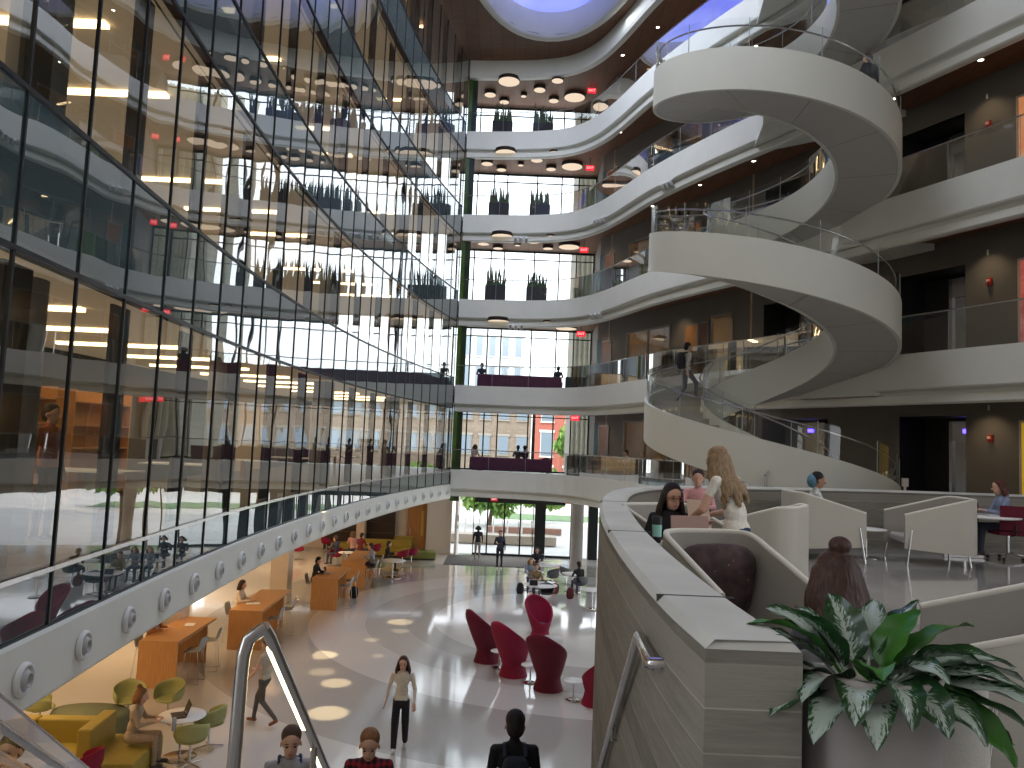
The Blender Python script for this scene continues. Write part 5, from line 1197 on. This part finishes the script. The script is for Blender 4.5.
# ================================================================== BALCONY THINGS
def snake_planter(label, loc, seed):
    t = thing('planter_box', label, 'planter', loc); MB().box((0, 0, .5), (1.05, .45, 1.0)).build('box', mat('planter_black', (.035, .035, .04), .6), t, bevel=.01)
    rnd = random.Random(seed)
    for i in range(16):
        x = -.45+.9*i/15; y = rnd.uniform(-.14, .14); h = rnd.uniform(.55, 1.15); lx = rnd.uniform(-.12, .12); ly = rnd.uniform(-.1, .1); P = []
        for q in range(7):
            tt = q/6; w_ = .045*(1-tt**2.2)+.002; P.append([(x+lx*tt-w_, y+ly*tt, 1.0+h*tt), (x+lx*tt, y+ly*tt+.015, 1.0+h*tt), (x+lx*tt+w_, y+ly*tt, 1.0+h*tt)])
        MB().grid(P, True).build('leaf', mat('snake_leaf', (.03, .055, .025), .5, scale=6, col2=(.07, .11, .05)), t)
    return t
ord_ = {4: 'fourth', 5: 'fifth', 6: 'sixth'}
for k in (4, 5, 6):
    z = LV[k]-.1
    for x, sd_ in ((-1.05, 'left'), (1.05, 'right')): snake_planter('black planter box of upright spiky leaves, %s of the pair on the %s floor balcony' % (sd_, ord_[k]), (x, 38.75, z), k*3+int(x))
dl0 = None
DISC = [(-.80, 37.95, .56), (-1.8, 39.55, .32), (-1.05, 40.35, .28), (-.02, 39.55, .17), (.80, 38.75, .32), (1.66, 37.65, .31), (1.6, 39.95, .28), (2.68, 39.45, .56), (4.5, 39.0, .5)]
DM = mat('disc_side', (.03, .022, .018), .6); DE = emis('disc_glow', (1, .80, .60), .85)
def disc(label, loc, r, group):
    t = thing('disc_light', label, 'ceiling light', loc, 0, group); MB().lathe([(r, -.0), (r, -.17), (r-.02, -.18)], n=32).build('drum', DM, t); MB().lathe([(r-.02, -.178), (.001, -.18)], n=32).build('diffuser', DE, t); return t
for k in (3, 4, 5, 6):
    zc = (LV[k+1]-.86) if k < 6 else 24.5
    for i, (x, y, r) in enumerate(DISC[:8] if k > 3 else [DISC[0], DISC[3], DISC[5], DISC[7]]):
        disc('round %s disc light with a dark rim on the ceiling above the far balcony' % ('large' if r > .5 else 'medium' if r > .25 else 'small'), (x, y, zc), r, '%s disc lights above the far balconies' % ('large' if r > .5 else 'medium' if r > .25 else 'small'))
# long purple sofas and neighbours
def long_sofa(label, x0, x1, y, z):
    t = thing('long_sofa', label, 'sofa', ((x0+x1)/2, y, z)); L_ = x1-x0
    MB().box((0, .1, .27), (L_, .75, .34)).build('seat', PURPLE, t, bevel=.04); MB().box((0, -.32, .45), (L_, .2, .62)).build('backrest', PURPLE, t, bevel=.05)
    for s in (-1, 1): MB().box((s*(L_/2-.06), .05, .35), (.14, .8, .5)).build('armrest', PURPLE, t, bevel=.05); 
    for s in (-.9, 0, .9): MB().box((s*L_/2, .05, .05), (.06, .5, .1)).build('leg', BLACK, t)
    return t
Z3f = LV[3]-.1; Z2f = LV[2]-.1
long_sofa('long patterned purple sofa on the third floor balcony', -1.75, 2.5, 38.9, Z3f)
long_sofa('long plain purple sofa on the second floor balcony', -1.95, 2.15, 38.9, Z2f)
tub_chair('tub_chair', 'dark tub chair behind the right end of the second floor purple sofa', (1.9, 40.2, Z2f), R(160), mat('dark_chair', (.03, .03, .035), .6))
bar = thing('counter', 'dark teal counter with pale edges at the corner of the second floor balcony', 'counter', (3.55, 38.2, Z2f)); MB().box((0, 0, .5), (1.4, .5, 1.0)).build('body', mat('counter_navy', (.012, .035, .05), .5), bar); MB().box((-.72, 0, .5), (.05, .52, 1.02)).build('edge_panel', WHITE2, bar)
bar = thing('counter', 'low dark blue cabinet at the corner of the third floor balcony', 'counter', (3.2, 38.9, Z3f)); MB().box((0, 0, .4), (1.0, .5, .8)).build('body', mat('counter_navy', (.012, .035, .05), .5), bar)
sit('person in a light top seated at the left end of the second floor purple sofa', (-1.8, 39.05, Z2f), R(-40), .46, top=(.55, .42, .36), legs=(.03, .03, .05), hair=(.05, .03, .02), hairlen=.15, female=True)
sit('person in dark clothes seated behind the second floor purple sofa, left one', (.45, 39.5, Z2f), R(0), .5, top=(.04, .03, .05), hair=(.02, .015, .01))
sit('person in dark clothes seated behind the second floor purple sofa, right one', (.85, 39.8, Z2f), R(30), .5, top=(.05, .02, .04), hair=(.02, .015, .01))
sit('person in a light shirt at a dark table by the second floor right wall', (5.3, 34.2, Z2f), R(90), .5, top=(.5, .38, .34), legs=(.03, .03, .05), hair=(.03, .02, .015))
dk = thing('desk', 'dark table on the second floor beside the right wall', 'table', (4.9, 33.8, Z2f)); MB().box((0, 0, .72), (.7, .9, .04)).build('tabletop', BLACK, dk); MB().box((0, 0, .36), (.08, .5, .7)).build('pedestal', BLACK, dk)
sit('person in dark clothes at the left end of the third floor sofa', (-1.55, 39.0, Z3f), R(10), .46, top=(.03, .04, .06), hair=(.02, .015, .01))
sit('person in dark clothes at the right end of the third floor sofa', (2.3, 39.0, Z3f), R(-20), .46, top=(.03, .03, .05), hair=(.02, .015, .01))
tub_chair('tub_chair', 'grey teal tub chair beside the third floor meeting room window', (W(-14.2, -1.2)[0], W(-14.2, -1.2)[1], Z3f), R(60), mat('teal_grey', (.12, .18, .19), .7))
# people on the spiral stair
o = sp(147, 2.35, 0); zz = zt(147-360)-.35
p_, J, _ = person('man in a white hoodie with a dark backpack climbing the spiral stair', (o[0]+.12, o[1], zz+.02), R(-75), 'walk', top=(.55, .54, .52), legs=(.16, .17, .19), shoes=(.03, .03, .03), hair=(.015, .012, .01), vox=.011, j=dict(knL=(-.09, .0, .48), anL=(-.09, -.24, .10), knR=(.09, .26, .60), anR=(.09, .24, .26))); worn_pack(p_, J, (.03, .03, .04), s=1.05)
th_ = -45-720; o = sp(th_, 2.55, 0); zz = zt(th_)-.35
p_, J, _ = person('man in a dark navy jacket on the upper turn of the spiral stair', (o[0], o[1], zz), R(35), 'walk', top=(.012, .015, .03), legs=(.25, .26, .28), hair=(.07, .05, .04), H=1.76, j=dict(elL=(-.27, .05, 1.15))); worn_pack(p_, J, (.02, .02, .03), s=.8)
# people and shelves behind the glass on the second floor
def silh(label, x, y, z, rz, top, **k): return person(label, (x, y, z), rz, 'stand', top=top, legs=(.03, .03, .04), hair=(.03, .02, .02), **k)
silh('person in dark clothes standing behind the glass wall at the left edge', -5.55, 7.9, 4.46, R(-70), (.03, .03, .035), hairlen=.1)
silh('person in an orange top standing behind the glass wall', -5.9, 9.9, 4.46, R(-100), (.45, .12, .04))
SHB = [mat('spine_%d' % i, c, .7) for i, c in enumerate(((.35, .22, .12), (.1, .12, .2), (.4, .35, .28), (.3, .06, .05)))]
for yy in (7.6, 10.4, 13.2, 16.0):
    s_ = thing('bookshelf', 'tall wooden bookshelf seen behind the glass wall on the second floor', 'bookshelf', (-8.6, yy, 4.45), R(90), 'bookshelves behind the glass wall'); mb = MB(); mb.box((0, .16, 1.1), (2.2, .03, 2.2)); mb.box((-1.1, 0, 1.1), (.04, .34, 2.2)); mb.box((1.1, 0, 1.1), (.04, .34, 2.2)); mb.build('case', OAK, s_)
    for q in range(5):
        MB().box((0, 0, .12+.46*q), (2.16, .32, .03)).build('shelf', OAK, s_)
for yy in (13.5, 17.5, 21.5, 25.5, 29.5):
    for zf in (4.45,):
        t = thing('meeting_table', 'white table behind the glass wall on the second floor', 'table', (gx(yy)-2.2, yy, zf), 0, 'white tables behind the glass wall'); MB().box((0, 0, .72), (1.6, .8, .03)).build('tabletop', WHITE2, t); MB().box((0, 0, .36), (.1, .5, .7)).build('pedestal', CHROME, t)
# exit signs
def text_obj(s, size, m, parent, loc, rot, name='lettering'):
    cu = bpy.data.curves.new('t', 'FONT'); cu.body = s; cu.size = size; cu.align_x = 'CENTER'; cu.align_y = 'CENTER'; cu.extrude = .002
    to = bpy.data.objects.new('t', cu); COL.objects.link(to); dg = bpy.context.evaluated_depsgraph_get(); me = bpy.data.meshes.new_from_object(to.evaluated_get(dg)); bpy.data.objects.remove(to); me.materials.clear(); me.materials.append(m)
    o = bpy.data.objects.new(name, me); COL.objects.link(o); o.parent = parent; o.location = loc; o.rotation_euler = rot; return o
EXR = emis('exit_red', (1, .02, .04), 1.3); EXW = emis('exit_letters', (1, .45, .45), 2)
for k, (px, py) in {6: (592, 86), 5: (590, 168), 4: (584, 250), 3: (581, 334), 2: (575, 418)}.items():
    a = uy(px, py, 38.6); zc = (LV[k+1]-.86) if k < 6 else 24.5; e_ = thing('exit_sign', 'glowing red exit sign hanging at the far right corner of the %s floor' % names[k], 'sign', (a.x, a.y, min(a.z, zc-.16)))
    MB().box((0, 0, 0), (.44, .05, .26)).build('box', EXR, e_); text_obj('EXIT', .17, EXW, e_, (0, -.03, 0), (R(90), 0, 0)); MB().tube([(0, 0, .12), (0, 0, max(.16, zc-min(a.z, zc-.16)))], .015, 6).build('hanger', BLACK, e_)
a = uy(494, 504, 40.3); e_ = thing('exit_sign', 'small red exit sign above the entrance doors', 'sign', (a.x, 40.45, 3.0)); MB().box((0, 0, 0), (.36, .05, .2)).build('box', mat('exit_dim', (.30, .02, .02), .4, emit=(1, .05, .05), es=.25), e_); text_obj('EXIT', .13, EXW, e_, (0, -.03, 0), (R(90), 0, 0))
# downlights in the walnut soffits
d0 = thing('downlight', 'small round recessed downlight in the walnut balcony ceiling', 'ceiling light', (0, 0, 0), 0, 'downlights in the walnut ceilings'); MB().lathe([(.09, 0), (.09, -.012), (.07, -.014), (.065, -.002)], n=20).build('ring', WHITE2, d0); MB().lathe([(.066, -.004), (.001, -.005)], n=16).build('lamp', emis('downlight_lamp', (1, .85, .66), 14), d0)
first = True
for k in (2, 3, 4, 5, 6):
    zc = (LV[k+1]-.86) if k < 6 else 24.5
    for u in (-18, -15.2, -12, -9, -6, -3.2, -.6, 2.2, 5):
        c = W(u, -.95)
        if first: o = d0; first = False
        else: o = dup(d0)
        o.location = (c[0], c[1], zc)
# clusters of three spotlights under the white fascias
def cluster(label, loc, rz, m=WHITE2):
    t = thing('spotlight_cluster', label, 'spotlight', loc, rz); MB().box((0, 0, .0), (.75, .08, .05)).build('mounting_bar', m, t)
    for i in (-1, 0, 1):
        Mx = Euler((R(38), 0, 0)).to_matrix(); s_ = MB(); s_.lathe([(.075, .12), (.08, -.14), (.07, -.14)], (.27*i, 0, -.14), 16, M=Mx); s_.lathe([(.001, .12), (.075, .12)], (.27*i, 0, -.14), 16, M=Mx); h_ = s_.build('lamp_head', m, t); MB().lathe([(.068, -.13), (.001, -.13)], (.27*i, 0, -.14), 16, M=Mx).build('lens', BLACK, h_)
    return t
for px, py, Y_, rz, k in ((1000, 22, 18.3, -62, 5), (1010, 203, 17.9, -62, 4), (521, 237, 37.55, 0, 5), (516, 324, 37.55, 0, 4), (599, 218, 34.6, -55, 5), (596, 313, 34.8, -55, 4), (664, 292, 29.8, -64, 4), (667, 182, 29.3, -64, 5), (770, 124, 24.0, -64, 5)):
    a = uy(px, py, Y_); cluster('three small spotlights under the %s floor fascia, %s' % (names[k], 'near the right edge' if px > 900 else 'on the far balcony' if px < 560 else 'at the far corner' if px < 610 else 'behind the spiral stair' if px > 700 else 'midway along the right'), (a.x, a.y, a.z), R(rz), WHITE2)
# ================================================================== LIGHT
w = bpy.data.worlds.new('world'); sc.world = w; w.use_nodes = True
nt = w.node_tree; nt.nodes.clear(); N = nt.nodes; L = nt.links
out = N.new('ShaderNodeOutputWorld'); bg = N.new('ShaderNodeBackground'); L.new(bg.outputs[0], out.inputs[0])
tc = N.new('ShaderNodeTexCoord'); sep = N.new('ShaderNodeSeparateXYZ'); L.new(tc.outputs['Generated'], sep.inputs[0])
rp = N.new('ShaderNodeValToRGB'); rp.color_ramp.elements[0].position = .0; rp.color_ramp.elements[0].color = (.93, .96, 1, 1); rp.color_ramp.elements[1].position = .95; rp.color_ramp.elements[1].color = (.75, .85, 1, 1)
L.new(sep.outputs[2], rp.inputs[0]); L.new(rp.outputs[0], bg.inputs[0]); bg.inputs[1].default_value = 3.0
def light(kind, name, loc, energy, col=(1, 1, 1), size=1., size_y=None, rot=(0, 0, 0), spot=None, blend=.6, hide=True):
    l = bpy.data.lights.new(name, kind); o = bpy.data.objects.new(name, l); COL.objects.link(o); o.location = loc; o.rotation_euler = rot
    l.energy = energy; l.color = col
    if kind == 'AREA':
        l.size = size
        if size_y: l.shape = 'RECTANGLE'; l.size_y = size_y
        if hide: o.visible_camera = False; o.visible_glossy = False
    elif kind == 'SPOT': l.spot_size = spot; l.spot_blend = blend; l.shadow_soft_size = size
    elif kind == 'SUN': l.angle = size
    else: l.shadow_soft_size = size
    return o
light('SUN', 'sun', (0, 60, 60), 3.2, (1, .95, .88), .01, rot=(R(38), 0, R(-35)))
light('AREA', 'skylight_daylight', (1, 22, 25.0), 2000, (.86, .92, 1), 7, 22)
light('AREA', 'far_window_daylight', (.5, 41.0, 15), 800, (.93, .96, 1), 7, 19, rot=(R(-90), 0, 0))
light('AREA', 'entrance_daylight', (.5, 40.9, 1.6), 260, (1, .98, .93), 5, 2.6, rot=(R(-90), 0, 0))
light('AREA', 'front_fill', (2, -4.5, 14), 430, (1, .97, .93), 16, 10, rot=(R(75), 0, 0))  # unseen fill behind the camera, added to brighten surfaces facing it
light('AREA', 'far_fascia_fill', (-1, 15, 24.6), 650, (.92, .96, 1), 6, 5, rot=(R(52), 0, 0))  # unseen fill under the roof, added to brighten the far fascias
for y_ in (7, 14, 21, 28, 35): light('AREA', 'hall_warm_fill', (-10.2, y_, 3.1), 190, (1, .66, .36), 5, 3)  # unseen area fills added to warm the floor beside the white band
for k, z in zs:
    for y_ in (8, 20, 32): light('AREA', 'office_light', (-8.2, y_, z+2.9), 170, (1, .80, .58), 3.5, 9)
for k in (2, 3, 4, 5, 6):
    zc = (LV[k+1]-.9) if k < 6 else 24.45
    for u in (-17, -12): c = W(u, 1.6); light('AREA', 'meeting_room_light', (c[0], c[1], zc-.1), 35, (1, .72, .42), 2, 2)
    for u in (-20, -14, -8, -1.0, 4):
        c = W(u, -.55); light('SPOT', 'wall_washer', (c[0], c[1], zc-.05), 55, (1, .78, .5), .04, spot=R(95), rot=(0, 0, 0), blend=.8)
light('AREA', 'lounge_fill', (5.5, 7.5, 8.2), 60, (1, .93, .84), 7, 6)  # unseen area fill added above the lounge, no fixture there
for px, py, e_, sz in ((352, 593, 40, 2.6), (322, 655, 60, 3), (300, 598, 30, 2.4), (336, 683, 55, 2.6), (328, 713, 60, 3.2), (400, 622, 50, 3), (372, 640, 20, 1.6), (400, 631, 20, 2), (322, 672, 26, 2.4), (292, 608, 24, 2), (378, 656, 16, 1.3), (285, 660, 16, 1.4)):
    p = uz(px, py, 0); light('SPOT', 'floor_patch_spot', (p.x, p.y, 3.1 if p.x < -6 else 9), e_*(7 if p.x < -6 else 90), (1, .78, .45), .03, spot=R(14 if p.x < -6 else 5.2*sz/2.6), blend=.5)  # unseen narrow spots added to imitate warm reflections on the floor
sc.view_settings.view_transform = 'Standard'; sc.view_settings.look = 'None'; sc.view_settings.exposure = .12; sc.view_settings.gamma = 1
cy = sc.cycles; cy.max_bounces = 9; cy.diffuse_bounces = 3; cy.glossy_bounces = 4; cy.transmission_bounces = 4; cy.transparent_max_bounces = 24
cy.sample_clamp_indirect = 6; cy.caustics_reflective = False; cy.caustics_refractive = False; cy.use_denoising = True
